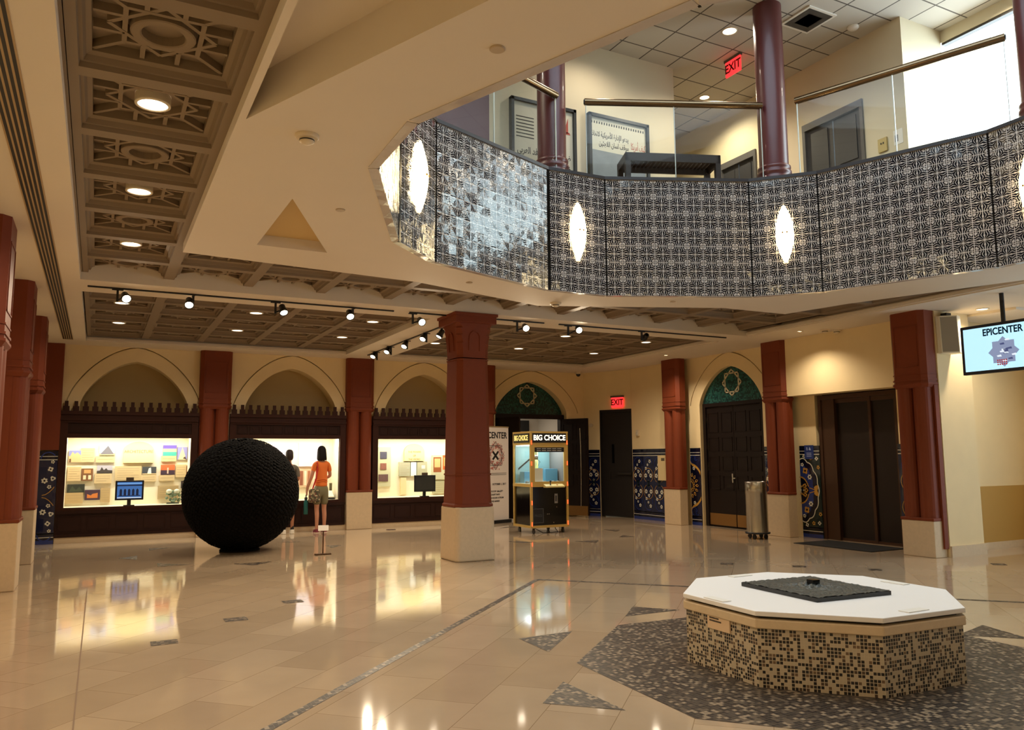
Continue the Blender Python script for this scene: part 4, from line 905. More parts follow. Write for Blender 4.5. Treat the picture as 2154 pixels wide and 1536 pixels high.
monitor(.61, 17.90, .675, 'monitor with a blue arcade picture on its screen', True); monitor(6.97, 17.90, .675, 'monitor with a blank dark screen', False, rad(-6))
# second case
G2 = 'panels in the case behind the visitors'
panel(4.10, 4.62, 1.42, 1.95, 'large pale lilac picture sheet above the woman in orange', (196, 194, 210), 'picture_sheet', 'picture', G2)
panel(4.10, 4.40, .95, 1.36, 'patterned brown and white picture beside the woman in orange', (206, 176, 140), 'picture_sheet', 'picture', G2, pic=[((140, 84, 60), R4(.1, .1, .35, .9)), ((236, 220, 190), R4(.45, .1, .6, .9)), ((160, 104, 72), R4(.7, .1, .9, .9))])
g = thing('title_board', 'arched lilac-edged title board half hidden by the boy at the case', 'title board', (3.55, Yb, 1.2)); m = MB(); m.slab([(-.36, 0), (.36, 0)]+[(.36*math.cos(a), .35+.35*math.sin(a)) for a in [PI*j/16 for j in range(17)]], -.06, -.001); m.build('board', mat('lilac', (226, 206, 222), .6), g)
m = MB()
for j in range(16):
    a0, a1 = PI*j/16, PI*(j+1)/16; m.slab([(r*math.cos(a), .35+r*math.sin(a)) for r, a in ((.33, a0), (.33, a1), (.31, a1), (.31, a0))], -.064, -.06)
m.build('edge_line', mat('lilac_line', (190, 160, 190), .6), g)
g = thing('open_book', 'open book on a dark slanted stand at the end of the second case', 'book', (4.72, 18.1, .675)); m = MB(); m.loft([(-.16, -.12, .02), (.12, -.12, .02), (.12, .12, .16), (-.16, .12, .16)], [(-.16, -.12, .0), (.12, -.12, .0), (.12, .12, .0), (-.16, .12, .0)]); m.build('stand', BLKGL, g); m = MB(); m.loft([(-.14, -.10, .04), (.10, -.10, .04), (.10, .10, .17), (-.14, .10, .17)], [(-.14, -.10, .06), (.10, -.10, .06), (.10, .10, .19), (-.14, .10, .19)]); m.build('pages', mat('page', (232, 226, 206), .6), g)
g = thing('upright_card', 'dark-edged upright card leaning at the end of the second case', 'card', (4.80, 18.25, .675)); MB().box(-.03, -.01, 0, .03, .01, .36).build('edge', mat('card_olive', (96, 88, 56), .5), g)
# third case
G3 = 'panels in the case with the blank monitor'; GS = (196, 194, 160)
g = panel(5.93, 6.30, .92, 1.86, 'tall grey-green board holding three square pictures', GS, 'picture_board', 'board', G3)
for k, (zz, hh, wv, c, l) in enumerate(((.66, .17, .085, (78, 76, 92), 'blue-grey square picture'), (.40, .155, .075, (142, 92, 78), 'reddish square picture'), (.12, .17, .12, (104, 76, 76), 'dark wide picture'))):
    MB().box(-wv, -.062, zz, wv, -.05, zz+hh).build('picture', mat('p3_%d' % k, c, .5, noise=.3, nscale=30), g)['label'] = l
panel(5.80, 5.90, 1.24, 1.70, 'narrow pale text strip at the edge of the third case', (226, 214, 170), 'text_panel', 'panel', G3, pic='text'); panel(5.80, 5.91, 1.04, 1.20, 'small grey plate below the narrow text strip', (168, 168, 146), 'text_panel', 'panel', G3)
arched(6.90, 1.52, .26, .42, 'arched cream title board above the blank monitor', ['THE POWER', 'OF', 'THE WORD'], .066)
panel(6.52, 6.80, 1.16, 1.50, 'grey-green plate under the arched title board', (178, 178, 152), 'text_panel', 'panel', G3, pic='text'); panel(6.98, 7.24, 1.16, 1.50, 'grey-green plate holding a small white tag', (176, 174, 144), 'text_panel', 'panel', G3, pic=[((236, 232, 210), R4(.45, .5, .8, .75))]); panel(6.82, 6.96, 1.16, 1.50, 'bright white strip between two grey-green plates', (226, 236, 232), 'text_panel', 'panel', G3)
panel(7.38, 7.86, 1.06, 1.66, 'wide grey-green board holding two manuscript pages', GS, 'picture_board', 'board', G3, pic=[((150, 84, 46), R4(.06, .3, .5, .92)), ((214, 180, 120), R4(.12, .5, .44, .86)), ((196, 96, 42), R4(.58, .4, .96, 1.0)), ((226, 178, 110), R4(.64, .55, .9, .9))])
panel(7.40, 7.86, .72, 1.02, 'low grey-green board under the manuscript pages', (182, 180, 146), 'text_panel', 'panel', G3, pic='text')
panel(6.56, 6.70, .72, 1.12, 'narrow cream stand under the arched title board', (226, 212, 164), 'text_panel', 'panel', G3)
# ---------------------------------------------------------------- fountain
def oct8(r, rot=-2.7): R_ = r/math.cos(PI/8); return [(R_*math.cos(rad(22.5+rot+45*k)), R_*math.sin(rad(22.5+rot+45*k))) for k in range(8)]
g = thing('fountain', 'octagonal mosaic-clad fountain covered by a white top', 'fountain', (5.13, 4.62, 0))
MB().prism(oct8(.965), 0, .40).build('mosaic_side', FOUNT, g)
m = MB(); m.prism(oct8(.985), .40, .465); m.build('stone_rim', STONE, g, .008)
MB().prism(oct8(.93), .465, .485).build('shadow_gap', BLACK, g)
MB().prism(oct8(.985), .485, .52).build('cover', mat('cover_white', (240, 238, 236), .5), g, .005)
a = rad(-2.7+180)
g = thing('plaque', 'small beige plaque with two lines of text fixed to the fountain side', 'plaque', (5.13+.966*math.cos(a), 4.62+.966*math.sin(a), .31), rad(-92.7))
b_ = MB().box(-.125, -.012, 0, .125, 0, .125).build('plate', mat('plaque_beige', (226, 196, 160), .5), g)
m = MB(); 
for k, (l, z) in enumerate(((.12, .075), (.15, .055))): 
    for j in range(int(l/.014)): m.box(-.10+j*.0135, -.0135, z, -.10+j*.0135+.010, -.012, z+.011)
m.build('lettering', INK, b_)
SLATE = mat('slate_relief', (58, 64, 62), .4, noise=.6, nscale=30, bump=.6)
g = thing('slate_relief', 'square dark slate relief lying on the white fountain cover', 'sculpture', (5.15, 4.655, .521), rad(-4))
MB().box(-.375, -.42, 0, .375, .42, .03).build('slab', mat('slate_edge', (14, 15, 16), .25), g)
m = MB(); n = 40; R = random.Random(5)
hs = [[.03+.007*R.random()+.035*max(0, 1-math.hypot(i-n/2, (j-n/2))/13)*R.random() for j in range(n+1)] for i in range(n+1)]
m.grid([[(-.37+.74*i/n, -.415+.83*j/n, hs[i][j]) for j in range(n+1)] for i in range(n+1)], 0, False, False); m.build('rubble_surface', SLATE, g)
MB().box(-.035, -.035, .03, .035, .035, .085).build('cube_block', BLKGL, g)
CL4 = [('white label card on the fountain cover near the plaque corner', 4.20, 4.72, 88), ('white label card on the fountain cover edge facing the claw machine', 5.19, 5.52, 0),
       ('white label card on the fountain cover edge nearest the lift', 6.02, 4.57, -90), ('white label card on the fountain cover edge nearest the camera', 5.08, 3.72, 0)]
for l, x, y, r_ in CL4:
    g = thing('label_card', l, 'label card', (x, y, .521), rad(r_), 'label cards on the fountain'); MB().box(-.11, -.04, 0, .11, .04, .006).build('card', WHITE, g)
# ---------------------------------------------------------------- black ball
g = thing('ball_sculpture', 'huge black ball covered in small overlapping scales', 'sculpture', (2.3, 14.8, 0)); r = .965; R = random.Random(11)
BALLM = mat('ball_black', (7, 6, 6), .85, spec=.12)
MB().blob((0, 0, .985), r, r, r, 64, 40).build('core', BALLM, g)
m = MB(); N_ = 3200
for k in range(N_):
    z = 1-2*(k+.5)/N_; a = k*2.399963; s = math.sqrt(1-z*z); n = Vector((s*math.cos(a), s*math.sin(a), z)); t = n.cross(Vector((.01, .02, 1))).normalized(); b_ = n.cross(t)
    tilt = R.uniform(-.014, .022); c = n*(r+.002)+Vector((0, 0, .985)); q = []; w_ = .036
    for j in range(6):
        aa = 2*PI*j/6; q.append(c+t*w_*math.cos(aa)+b_*w_*math.sin(aa)+n*(.010+tilt*math.sin(aa)))
    top = c+n*.024
    if c.z+(.02*n.z) > .012:
        for j in range(6): m.face([q[j], q[(j+1) % 6], top])
o = m.build('scale', BALLM, g); o['kind'] = 'stuff'
MB().lathe([(.34, 0), (.34, .03), (.28, .06)], 28).build('foot_ring', BALLM, g)
# ---------------------------------------------------------------- people
def skin(name, V, E, m, parent, sub=2):
    me = bpy.data.meshes.new(name); me.from_pydata([v[0] for v in V], E, []); o = bpy.data.objects.new(name, me); COL.objects.link(o)
    md = o.modifiers.new('s', 'SKIN'); md.use_smooth_shade = True
    for i, v in enumerate(V):
        rr = v[1] if isinstance(v[1], tuple) else (v[1], v[1]); me.skin_vertices[0].data[i].radius = rr
        me.skin_vertices[0].data[i].use_root = (i == 0)
    sb = o.modifiers.new('d', 'SUBSURF'); sb.levels = sub; sb.render_levels = sub
    nm = bpy.data.meshes.new_from_object(o.evaluated_get(bpy.context.evaluated_depsgraph_get())); bpy.data.objects.remove(o)
    nm.materials.clear(); nm.materials.append(m); nm.polygons.foreach_set('use_smooth', [True]*len(nm.polygons))
    o = bpy.data.objects.new(name, nm); COL.objects.link(o); o.parent = parent; return o
SKIN = mat('skin', (196, 138, 108), .55)
def hand(V, E, w, d, s, sgn, curl):
    """five fingers grown from the wrist vertex index w; d points along the hand"""
    wp = Vector(V[w][0]); d = Vector(d).normalized(); side = Vector((sgn, 0, 0)); fw = Vector((0, 1, 0))
    i = len(V); V.append((tuple(wp+d*.045*s), (.022*s, .032*s))); E.append((w, i)); j = len(V); V.append((tuple(wp+d*.085*s), (.018*s, .034*s))); E.append((i, j))
    for k, l in enumerate((.070, .080, .075, .058)):
        off = fw*(.030-.02*k)*s; p = wp+d*.095*s+off; a = len(V); V.append((tuple(p), .010*s)); E.append((j, a))
        V.append((tuple(p+d*l*.55*s-side*curl*.25*l*s), .009*s)); E.append((a, a+1)); V.append((tuple(p+d*l*.9*s-side*curl*.8*l*s), .0075*s)); E.append((a+1, a+2))
    a = len(V); V.append((tuple(wp+d*.055*s+fw*.042*s), .011*s)); E.append((i, a)); V.append((tuple(wp+d*.095*s+fw*.055*s-side*curl*.02*s), .009*s)); E.append((a, a+1))
def head_feats(g, body, c, s, skin_m):
    m = MB()      # ears, nose, eyes, mouth (the face looks along +y into the case)
    for sx in (-1, 1): m.blob((c[0]+sx*.078*s, c[1]-.005, c[2]-.005), .012*s, .022*s, .032*s, 8, 6)
    m.loft([(c[0]-.014*s, c[1]+.092*s, c[2]-.03*s), (c[0]+.014*s, c[1]+.092*s, c[2]-.03*s), (c[0], c[1]+.085*s, c[2]+.02*s)], [(c[0]-.008*s, c[1]+.118*s, c[2]-.028*s), (c[0]+.008*s, c[1]+.118*s, c[2]-.028*s), (c[0], c[1]+.098*s, c[2]+.02*s)]); m.build('face_feature', skin_m, g)
    m = MB()
    for sx in (-1, 1): m.blob((c[0]+sx*.033*s, c[1]+.088*s, c[2]+.012*s), .012*s, .008*s, .007*s, 8, 6)
    m.build('eye', INK, g); MB().blob((c[0], c[1]+.092*s, c[2]-.058*s), .022*s, .008*s, .006*s, 8, 6).build('mouth', mat('lip', (150, 80, 70), .5), g)
# woman in orange, seen from behind
g = thing('person', 'woman with a black bob in an orange shirt and khaki shorts, seen from behind', 'person', (4.37, 17.42, 0), rad(6)); g.scale = (.82, .88, 1)
s = 1.1
V = [((0, 0, 1.0), (.135, .10)), ((0, -.01, 1.18), (.11, .08)), ((0, -.01, 1.36), (.13, .085)), ((0, -.01, 1.49), (.11, .07)), ((0, 0, 1.56), (.055, .055)), ((0, .01, 1.63), (.052, .055)), ((0, .02, 1.70), (.078, .092)), ((0, .015, 1.78), (.072, .085))]
E = [(k, k+1) for k in range(7)]
def limb(start, pts):
    p = start
    for co, r_ in pts: V.append((co, r_)); E.append((p, len(V)-1)); p = len(V)-1
    return p
wl_ = limb(3, [((-.19, -.01, 1.465), .062), ((-.27, -.02, 1.22), .05), ((-.36, .03, .98), .038)]); wr_ = limb(3, [((.19, -.01, 1.465), .062), ((.245, -.01, 1.22), .047), ((.17, .20, 1.16), .036)])
hand(V, E, wl_, (-.12, .1, -1), s, -1, .4); hand(V, E, wr_, (-.8, .6, .2), s, 1, .6)
limb(0, [((-.095, 0, .90), .10), ((-.105, .01, .52), .062), ((-.105, -.025, .36), .060), ((-.10, 0, .10), .040), ((-.10, .0, .055), .042), ((-.11, .12, .035), (.034, .045))])
limb(0, [((.095, 0, .90), .10), ((.105, .03, .52), .062), ((.11, 0, .36), .060), ((.115, .03, .10), .040), ((.115, .03, .055), .042), ((.13, .15, .035), (.034, .045))])
body = skin('body', V, E, SKIN, g); head_feats(g, body, (0, .02, 1.72), s, SKIN)
OR = mat('orange_cotton', (232, 120, 48), .8, bump=.3, nscale=20)
V = [((0, -.01, 1.18), (.165, .128)), ((0, 0, .98), (.205, .16)), ((0, -.01, 1.36), (.18, .122)), ((0, -.01, 1.50), (.135, .09)), ((-.19, -.01, 1.465), .068), ((-.245, -.015, 1.29), .062), ((.19, -.01, 1.465), .068), ((.235, -.01, 1.29), .062)]
skin('shirt', V, [(0, 1), (0, 2), (2, 3), (3, 4), (4, 5), (3, 6), (6, 7)], OR, g)
m = MB()
for z in (1.10, 1.14): m.tube([(.165*math.cos(a), -.005+.128*math.sin(a), z+.012*math.sin(3*a)) for a in [2*PI*k/20 for k in range(21)]], .008, 6)
m.build('waist_fold', OR, g)
KH = mat('khaki', (122, 116, 86), .85)
V = [((0, 0, .96), (.20, .155)), ((-.098, 0, .84), .122), ((-.108, .01, .58), .096), ((.098, 0, .84), .122), ((.11, .03, .58), .096), ((0, 0, 1.08), (.165, .13))]
skin('shorts', V, [(0, 1), (1, 2), (0, 3), (3, 4), (0, 5)], KH, g)
HAIR = mat('black_hair', (16, 12, 11), .65, bump=.4, nscale=40, spec=.25)
m = MB(); n = 28      # chin-length bob: a rounded cap that flares to the nape, open over the face
rows = []
for z, a_, b_, cy in ((1.872, .004, .004, 0), (1.866, .045, .05, 0), (1.845, .08, .088, -.002), (1.80, .108, .118, -.006), (1.73, .118, .128, -.01), (1.66, .124, .128, -.014), (1.60, .130, .122, -.02), (1.565, .124, .108, -.024), (1.555, .10, .085, -.024)):
    rows.append([(a_*math.cos(t), cy+(b_ if math.sin(t) < .35 or z > 1.80 else min(b_, .07))*math.sin(t)+.004*math.sin(9*t), z+.006*math.sin(7*t)) for t in [2*PI*k/n for k in range(n)]])
m.grid(list(reversed(rows)), 0, True); m.build('hair', HAIR, g)
SH = mat('maroon_shoe', (124, 44, 58), .6)
for sx, yy in ((-.108, .0), (.125, .03)):
    m = MB(); m.loft([(sx-.045, yy-.085, 0), (sx+.045, yy-.085, 0), (sx+.055, yy+.10, 0), (sx+.02, yy+.19, 0), (sx-.02, yy+.19, 0), (sx-.055, yy+.10, 0)], [(sx-.04, yy-.075, .085), (sx+.04, yy-.075, .085), (sx+.045, yy+.08, .07), (sx+.015, yy+.17, .045), (sx-.015, yy+.17, .045), (sx-.045, yy+.08, .07)])
    sh = m.build('shoe', SH, g, .012); m = MB(); m.box(sx-.05, yy+.04, .068, sx+.05, yy+.07, .082); m.box(sx-.05, yy-.088, .0, sx+.05, yy+.185, .014); m.build('strap', mat('shoe_pale', (214, 190, 170), .6), sh)
# her bag and bottle
bx, by = 4.37, 17.42
g = thing('shoulder_bag', 'floral cloth bag on a red strap hanging at the hip of the woman in orange', 'bag', (bx-.17, by-.11, .62))
FLO = mosaic('floral_cloth', .028, [(0, (70, 66, 48)), (.3, (150, 138, 104)), (.55, (112, 60, 56)), (.7, (186, 172, 138)), (.85, (88, 84, 62))], (120, 108, 80), .8, .02, 'Object')
V = [((0, 0, .22), (.13, .055)), ((0, 0, .09), (.16, .07)), ((0, 0, .33), (.10, .03)), ((0, 0, .02), (.13, .05))]
skin('pouch', V, [(0, 1), (0, 2), (1, 3)], FLO, g)
MB().tube([(-.04, -.01, .33), (.02, -.05, .55), (.05, -.065, .75), (.045, -.04, .88), (.06, .10, .90)], .016, 8).build('strap', mat('strap_red', (196, 36, 34), .7), g)
g = thing('water_bottle', 'teal water bottle held low by the woman in orange', 'bottle', (bx-.31, by+.05, .40)); MB().lathe([(.001, 0), (.045, 0), (.045, .26), (.03, .30), (.03, .31)], 16).build('body', mat('teal_plastic', (20, 104, 104), .4), g); MB().lathe([(.033, .31), (.033, .36), (.012, .37), (.012, .42)], 14).build('cap', BLACK, g)
# boy beside her, mostly behind the ball
g = thing('person', 'short-haired boy in a grey top standing between the black ball and the woman', 'person', (3.69, 17.48, 0), rad(-4)); g.scale = (.86, .9, 1)
V = [((0, 0, .96), (.15, .11)), ((0, 0, 1.14), (.135, .10)), ((0, 0, 1.30), (.16, .10)), ((0, 0, 1.42), (.12, .08)), ((0, .005, 1.49), (.052, .052)), ((0, .015, 1.56), (.05, .055)), ((0, .025, 1.64), (.074, .088)), ((0, .02, 1.71), (.066, .08))]
E = [(k, k+1) for k in range(7)]
wl_ = limb(3, [((-.18, 0, 1.39), .055), ((-.23, 0, 1.16), .043), ((-.14, .18, 1.06), .034)]); wr_ = limb(3, [((.18, 0, 1.39), .055), ((.23, -.02, 1.16), .043), ((.14, .17, 1.08), .034)])
hand(V, E, wl_, (.8, .6, .1), s, -1, .6); hand(V, E, wr_, (-.8, .6, .1), s, 1, .6)
limb(0, [((-.09, 0, .86), .09), ((-.095, .01, .50), .056), ((-.095, -.02, .35), .054), ((-.09, 0, .10), .037), ((-.09, 0, .055), .04), ((-.10, .12, .035), (.034, .045))]); limb(0, [((.09, 0, .86), .09), ((.095, .01, .50), .056), ((.10, -.02, .35), .054), ((.10, 0, .10), .037), ((.10, 0, .055), .04), ((.11, .12, .035), (.034, .045))])
body = skin('body', V, E, mat('skin_tan', (170, 116, 86), .55), g); head_feats(g, body, (0, .02, 1.64), s, MATS['skin_tan'])
V = [((0, 0, 1.12), (.16, .12)), ((0, 0, .94), (.17, .13)), ((0, 0, 1.30), (.178, .118)), ((0, 0, 1.43), (.125, .085)), ((-.19, 0, 1.39), .068), ((-.22, 0, 1.18), .06), ((.19, 0, 1.39), .068), ((.225, -.015, 1.18), .06)]
skin('shirt', V, [(0, 1), (0, 2), (2, 3), (3, 4), (4, 5), (3, 6), (6, 7)], mat('grey_cotton', (108, 102, 92), .85), g)
V = [((0, 0, .95), (.165, .125)), ((-.092, 0, .84), .105), ((-.098, .01, .5), .08), ((.092, 0, .84), .105), ((.10, .01, .5), .08)]
skin('shorts', V, [(0, 1), (1, 2), (0, 3), (3, 4)], mat('dark_cloth', (44, 42, 44), .85), g)
m = MB(); rows = []
for z, a_, b_, cy in ((1.80, .004, .004, .02), (1.795, .04, .045, .02), (1.775, .075, .088, .02), (1.73, .094, .112, .018), (1.66, .097, .112, .012), (1.60, .088, .092, .0), (1.565, .066, .07, -.01)):
    rows.append([(a_*math.cos(t), cy+(b_ if math.sin(t) < .3 or z > 1.74 else min(b_, .06))*math.sin(t), z) for t in [2*PI*k/24 for k in range(24)]])
m.grid(list(reversed(rows)), 0, True); m.build('hair', mat('brown_hair', (40, 26, 20), .5, bump=.4, nscale=40), g)
for sx in (-.095, .105):
    m = MB(); m.loft([(sx-.045, -.085, 0), (sx+.045, -.085, 0), (sx+.055, .10, 0), (sx+.02, .19, 0), (sx-.02, .19, 0), (sx-.055, .10, 0)], [(sx-.04, -.075, .095), (sx+.04, -.075, .095), (sx+.045, .08, .085), (sx+.015, .17, .05), (sx-.015, .17, .05), (sx-.045, .08, .085)])
    m.build('shoe', mat('shoe_white', (230, 222, 206), .6), g, .012)
    MB().lathe([(.044, .07), (.042, .17)], 14, (sx, 0, 0), cap=False).build('sock', mat('sock_dark', (40, 36, 36), .8), g)
# label stand before the ball
g = thing('label_stand', 'low stand holding a tilted white card on the floor beside the black ball', 'label stand', (3.42, 13.42, 0))
MB().box(-.13, -.05, 0, .13, .05, .022).build('base', mat('stand_brown', (92, 68, 46), .5, .3), g); MB().box(-.009, -.009, .022, .009, .009, .42).build('post', MATS['stand_brown'], g)
m = MB(Matrix.Translation((0, 0, .44)) @ Matrix.Rotation(rad(-14), 4, 'Z') @ Matrix.Rotation(rad(48), 4, 'X')); m.box(-.085, -.055, -.004, .085, .055, .004); m.build('card', WHITE, g)
# ---------------------------------------------------------------- claw machine
GOLD = mat('brass_trim', (206, 174, 98), .45, .3)
g = thing('claw_machine', 'black and gold claw machine on castors with glowing windows and red marker lights', 'arcade machine', (8.08, 14.65, 0)); W, D = .92, .80
MB().box(.03, .03, .14, W-.03, D-.03, .98).build('cabinet', BLKGL, g)
m = MB(); q_ = .003
for z0_, z1_ in ((.12, .17), (.97, 1.03), (1.86, 1.90), (2.10, 2.14)): m.box(-q_, -q_, z0_, W+q_, D+q_, z1_)
for x in (0, W-.045):
    for y in (0, D-.045): m.box(x, y, .15, x+.045, y+.045, 2.11)
m.box(.045, .002, 1.03, .10, .03, 1.86); m.box(W-.10, .002, 1.03, W-.045, .03, 1.86); m.box(.10, .003, 1.03, W-.10, .03, 1.08); m.box(.10, .003, 1.80, W-.10, .03, 1.86)
m.build('gold_frame', GOLD, g)
MB().face([(.10, .012, 1.08), (W-.10, .012, 1.08), (W-.10, .012, 1.80), (.10, .012, 1.80)]).build('front_window', GLASS, g); MB().face([(.014, .05, 1.03), (.014, D-.05, 1.03), (.014, D-.05, 1.86), (.014, .05, 1.86)]).build('side_window', GLASS, g); MB().box(W-.02, .05, 1.03, W-.012, D-.05, 1.86).build('side_panel', mat('side_grey', (130, 124, 118), .5), g)
m = MB(); m.box(.02, .02, 1.0, W-.02, D-.02, 1.04); m.build('prize_floor', mat('prize_white', (236, 236, 226), .5), g)
m = MB(); m.box(.03, D-.06, 1.04, W-.03, D-.04, 1.84); m.build('reflection_panel', mat('painted_reflection', (136, 172, 172), .3), g)  # mirror image of the hall is put into the panel colour
m = MB(); m.box(.45, D-.2, 1.04, .52, D-.14, 1.84); m.build('yellow_post', mat('pale_yellow', (214, 214, 130), .5), g); m = MB(); m.loft([(.10, .73, 1.36), (.42, .73, 1.60), (.42, .73, 1.56), (.10, .73, 1.32)], [(.10, .735, 1.36), (.42, .735, 1.60), (.42, .735, 1.56), (.10, .735, 1.32)]); m.build('reflected_slope_line', BLACK, g); m = MB(); m.box(.56, .35, 1.04, .86, .7, 1.34); m.box(.12, .5, 1.04, .4, .7, 1.28); m.build('blue_prize_box', mat('prize_blue', (96, 158, 190), .5), g)  # the dark sloping line paints part of the mirrored hall
MB().box(.12, .12, 1.04, .36, .13, 1.36).build('prize_card', WHITE, g)
R = random.Random(3); m = MB()
for k in range(10): m.blob((R.uniform(.1, .8), R.uniform(.1, .4), 1.06), .05, .05, .03, 10, 6)
m.build('prize', mat('prize_grey', (120, 124, 116), .5), g)
m = MB(); m.tube([(.30, .3, 1.84), (.30, .3, 1.62)], .012); m.lathe([(.04, 0), (.05, .08), (.03, .1)], 12, (.30, .3, 1.54))
for k in range(3):
    a = k*2.1; m.tube([(.30+.03*math.cos(a), .3+.03*math.sin(a), 1.55), (.30+.10*math.cos(a), .3+.10*math.sin(a), 1.49), (.30+.05*math.cos(a), .3+.05*math.sin(a), 1.42)], .006)
m.build('claw', STEEL, g)
t_ = MB().box(.05, .03, 1.835, W-.05, D-.05, 1.85).build('lit_ceiling', glow('claw_lit', (236, 250, 255), 2), g)
light('AREA', 'cabinet_light', (W/2, D/2-.05, 1.82), 6, (.9, .97, 1), (.7, .5), (0, 0, 0), g)
s_ = MB().box(.045, -.012, 1.90, W-.045, .02, 2.10).build('marquee', BLACK, g); text('BIG CHOICE', .155, (W/2, -.014, 2.0), glow('sign_white', (255, 246, 220), 1.5), s_, sx=.92, bold=.004)
s_ = MB().box(-.012, .045, 1.90, .02, D-.045, 2.10).build('marquee', BLACK, g); text('BIG CHOICE', .155, (-.014, D/2, 2.0), glow('sign_gold', (255, 214, 120), 1.2), s_, sx=.72, bold=.004, rz=-PI/2)
s_ = MB().box(.10, -.004, 1.70, W-.10, .011, 1.80).build('window_sign', BLACK, g); m = MB()
for zz in (1.765, 1.725):
    for k in range(30):
        if k % 6 != 5: m.box(.15+k*.021, -.006, zz, .15+k*.021+.014, -.004, zz+.016)
m.build('lettering', mat('dim_white', (200, 200, 190), .5), s_)
m = MB(); m.loft([(.30, -.12, .985), (.76, -.12, .985), (.76, .0, 1.03), (.30, 0, 1.03)], [(.30, -.12, .955), (.76, -.12, .955), (.76, 0, .955), (.30, 0, .955)]); cpn = m.build('control_panel', mat('panel_gold', (222, 206, 140), .4), g)
m = MB(); m.lathe([(.02, 0), (.012, .01), (.01, .07)], 10, (.44, -.06, 1.0)); m.blob((.44, -.06, 1.085), .022, .022, .022, 10, 8); m.build('joystick', BLACK, cpn); MB().lathe([(.02, 0), (.02, .015)], 12, (.60, -.06, 1.0)).build('button', mat('btn_red', (190, 60, 40), .4), cpn)
m = MB(); m.box(.58, .015, .62, .66, .031, .82); d_ = m.build('coin_slot', STEEL, g); m = MB(); m.box(.60, .012, .66, .62, .016, .78); m.box(.63, .012, .66, .64, .016, .78); m.build('slot', BLACK, d_)
m = MB(); 
for x, z in ((.64, .54), (.45, .40), (.41, .40), (.56, .08+.14)): m.blob((x, .028, z), .012, .008, .012, 8, 6)
m.build('lock', STEEL, g)
m = MB(); m.box(.06, .022, .22, .31, .031, .52); pd = m.build('prize_door', BLACK, g); m = MB()
for q in ((.06, .22, .31, .23), (.06, .51, .31, .52), (.06, .22, .07, .52), (.30, .22, .31, .52)): m.box(q[0], .018, q[1], q[2], .022, q[3])
m.build('door_bead', mat('bead_grey', (84, 84, 84), .4), pd); text('PRIZE', .075, (.185, .02, .37), mat('embossed', (70, 70, 70), .4), pd)
LED = glow('led_red', (255, 84, 40), 2.2)
for x in (.0225, W-.0225):
    for z in (.16, .60, .98, 1.42, 1.86): MB().box(x-.008, -.012, z, x+.008, 0, z+.085).build('marker_light', LED, g)
for x, y in ((.09, .06), (W-.12, .06), (.09, D-.12), (W-.12, D-.12)):
    c = MB().box(x-.02, y-.02, .08, x+.02, y+.02, .13).build('caster', BLACK, g); m = MB(Matrix.Translation((x, y, .045)) @ Matrix.Rotation(PI/2, 4, 'Y')); m.lathe([(.045, -.015), (.045, .015)], 16); m.build('wheel', mat('wheel_grey', (58, 58, 56), .5), c)
g = thing('power_cable', 'black cable looping on the floor under the claw machine', 'cable', (8.5, 14.72, 0)); MB().tube([(-.2, .2, .1), (-.1, 0, .012), (.1, -.05, .012), (.3, .05, .012), (.35, .25, .06), (.38, .3, .12)], .008, 6).build('cord', BLACK, g)
# ---------------------------------------------------------------- roll-up banner
g = thing('banner', 'white roll-up banner printed with black lettering and a red star pattern', 'banner', (8.70, 17.55, 0), rad(20)); 
MB().box(-.44, -.10, 0, .46, .10, .075).build('base', BLACK, g); MB().box(-.43, -.012, .075, .45, -.004, 2.33).build('sheet', mat('banner_white', (226, 216, 206), .6), g)
MB().box(-.44, -.016, 2.33, .46, .004, 2.36).build('top_bar', STEEL, g); MB().tube([(0, .03, .07), (0, .03, 2.33)], .01).build('pole', STEEL, g)
lt = mat('banner_ink', (24, 22, 24), .6); sx0 = .39
text('EPICENTER', .215, (sx0, -.0135, 2.13), lt, g, align='RIGHT', sx=.86, bold=.006)
for s_, z_, sz in (('OCTOBER 1, 2017', .94, .062), ('FLOOR GALLERY', .77, .055), ('COURTYARD', .69, .055), ('2ND FLOOR ATRIUM', .61, .055), ('THE ANNEX', .53, .055)): text(s_, sz, (sx0-.04 if 'OCT' in s_ else .26 if 'ATR' in s_ else .24 if 'GAL' in s_ else .13 if 'COU' in s_ else .12, -.0135, z_), lt, g, align='RIGHT', bold=.002)
m = MB(); 
for z in (1.20, 1.165):
    for k in range(24): m.box(-.3+k*.028, -.0135, z, -.3+k*.028+.02, -.012, z+.014)
m.build('caption_line', lt, g)
m = MB(); cu0, cz0 = -.02, 1.64
for r0, wd in ((.31, .012), (.27, .006)):
    for rot in (0, PI/4):
        pts = [(cu0+r0*math.cos(rot+k*PI/2), cz0+1.1*r0*math.sin(rot+k*PI/2)) for k in range(4)]
        for k in range(4):
            p_, q_ = Vector(pts[k]), Vector(pts[(k+1) % 4]); t = (q_-p_).normalized(); n = Vector((-t.y, t.x))*wd/2; m.slab([tuple(a) for a in (p_-n, q_-n, q_+n, p_+n)], -.0138, -.012)
for a in (PI/4, -PI/4):
    t = Vector((math.cos(a), math.sin(a)))*.14; n = Vector((-t.y, t.x)).normalized()*.028; c = Vector((cu0, cz0)); m.slab([tuple(q) for q in (c-t-n, c+t-n, c+t+n, c-t+n)], -.014, -.012)
m.build('black_star', lt, g); m = MB(); R = random.Random(9)
for k in range(150):
    a = 2*PI*k/75; r0 = R.uniform(.15, .33); c = (cu0+r0*math.cos(a), cz0+1.1*r0*math.sin(a)); l = R.uniform(.03, .055); m.slab([(c[0]-l*.4, c[1]-l*.4), (c[0]+l*.4, c[1]-l*.3), (c[0]+l*.3, c[1]+l*.4), (c[0]-l*.3, c[1]+l*.3)], -.0134, -.012)
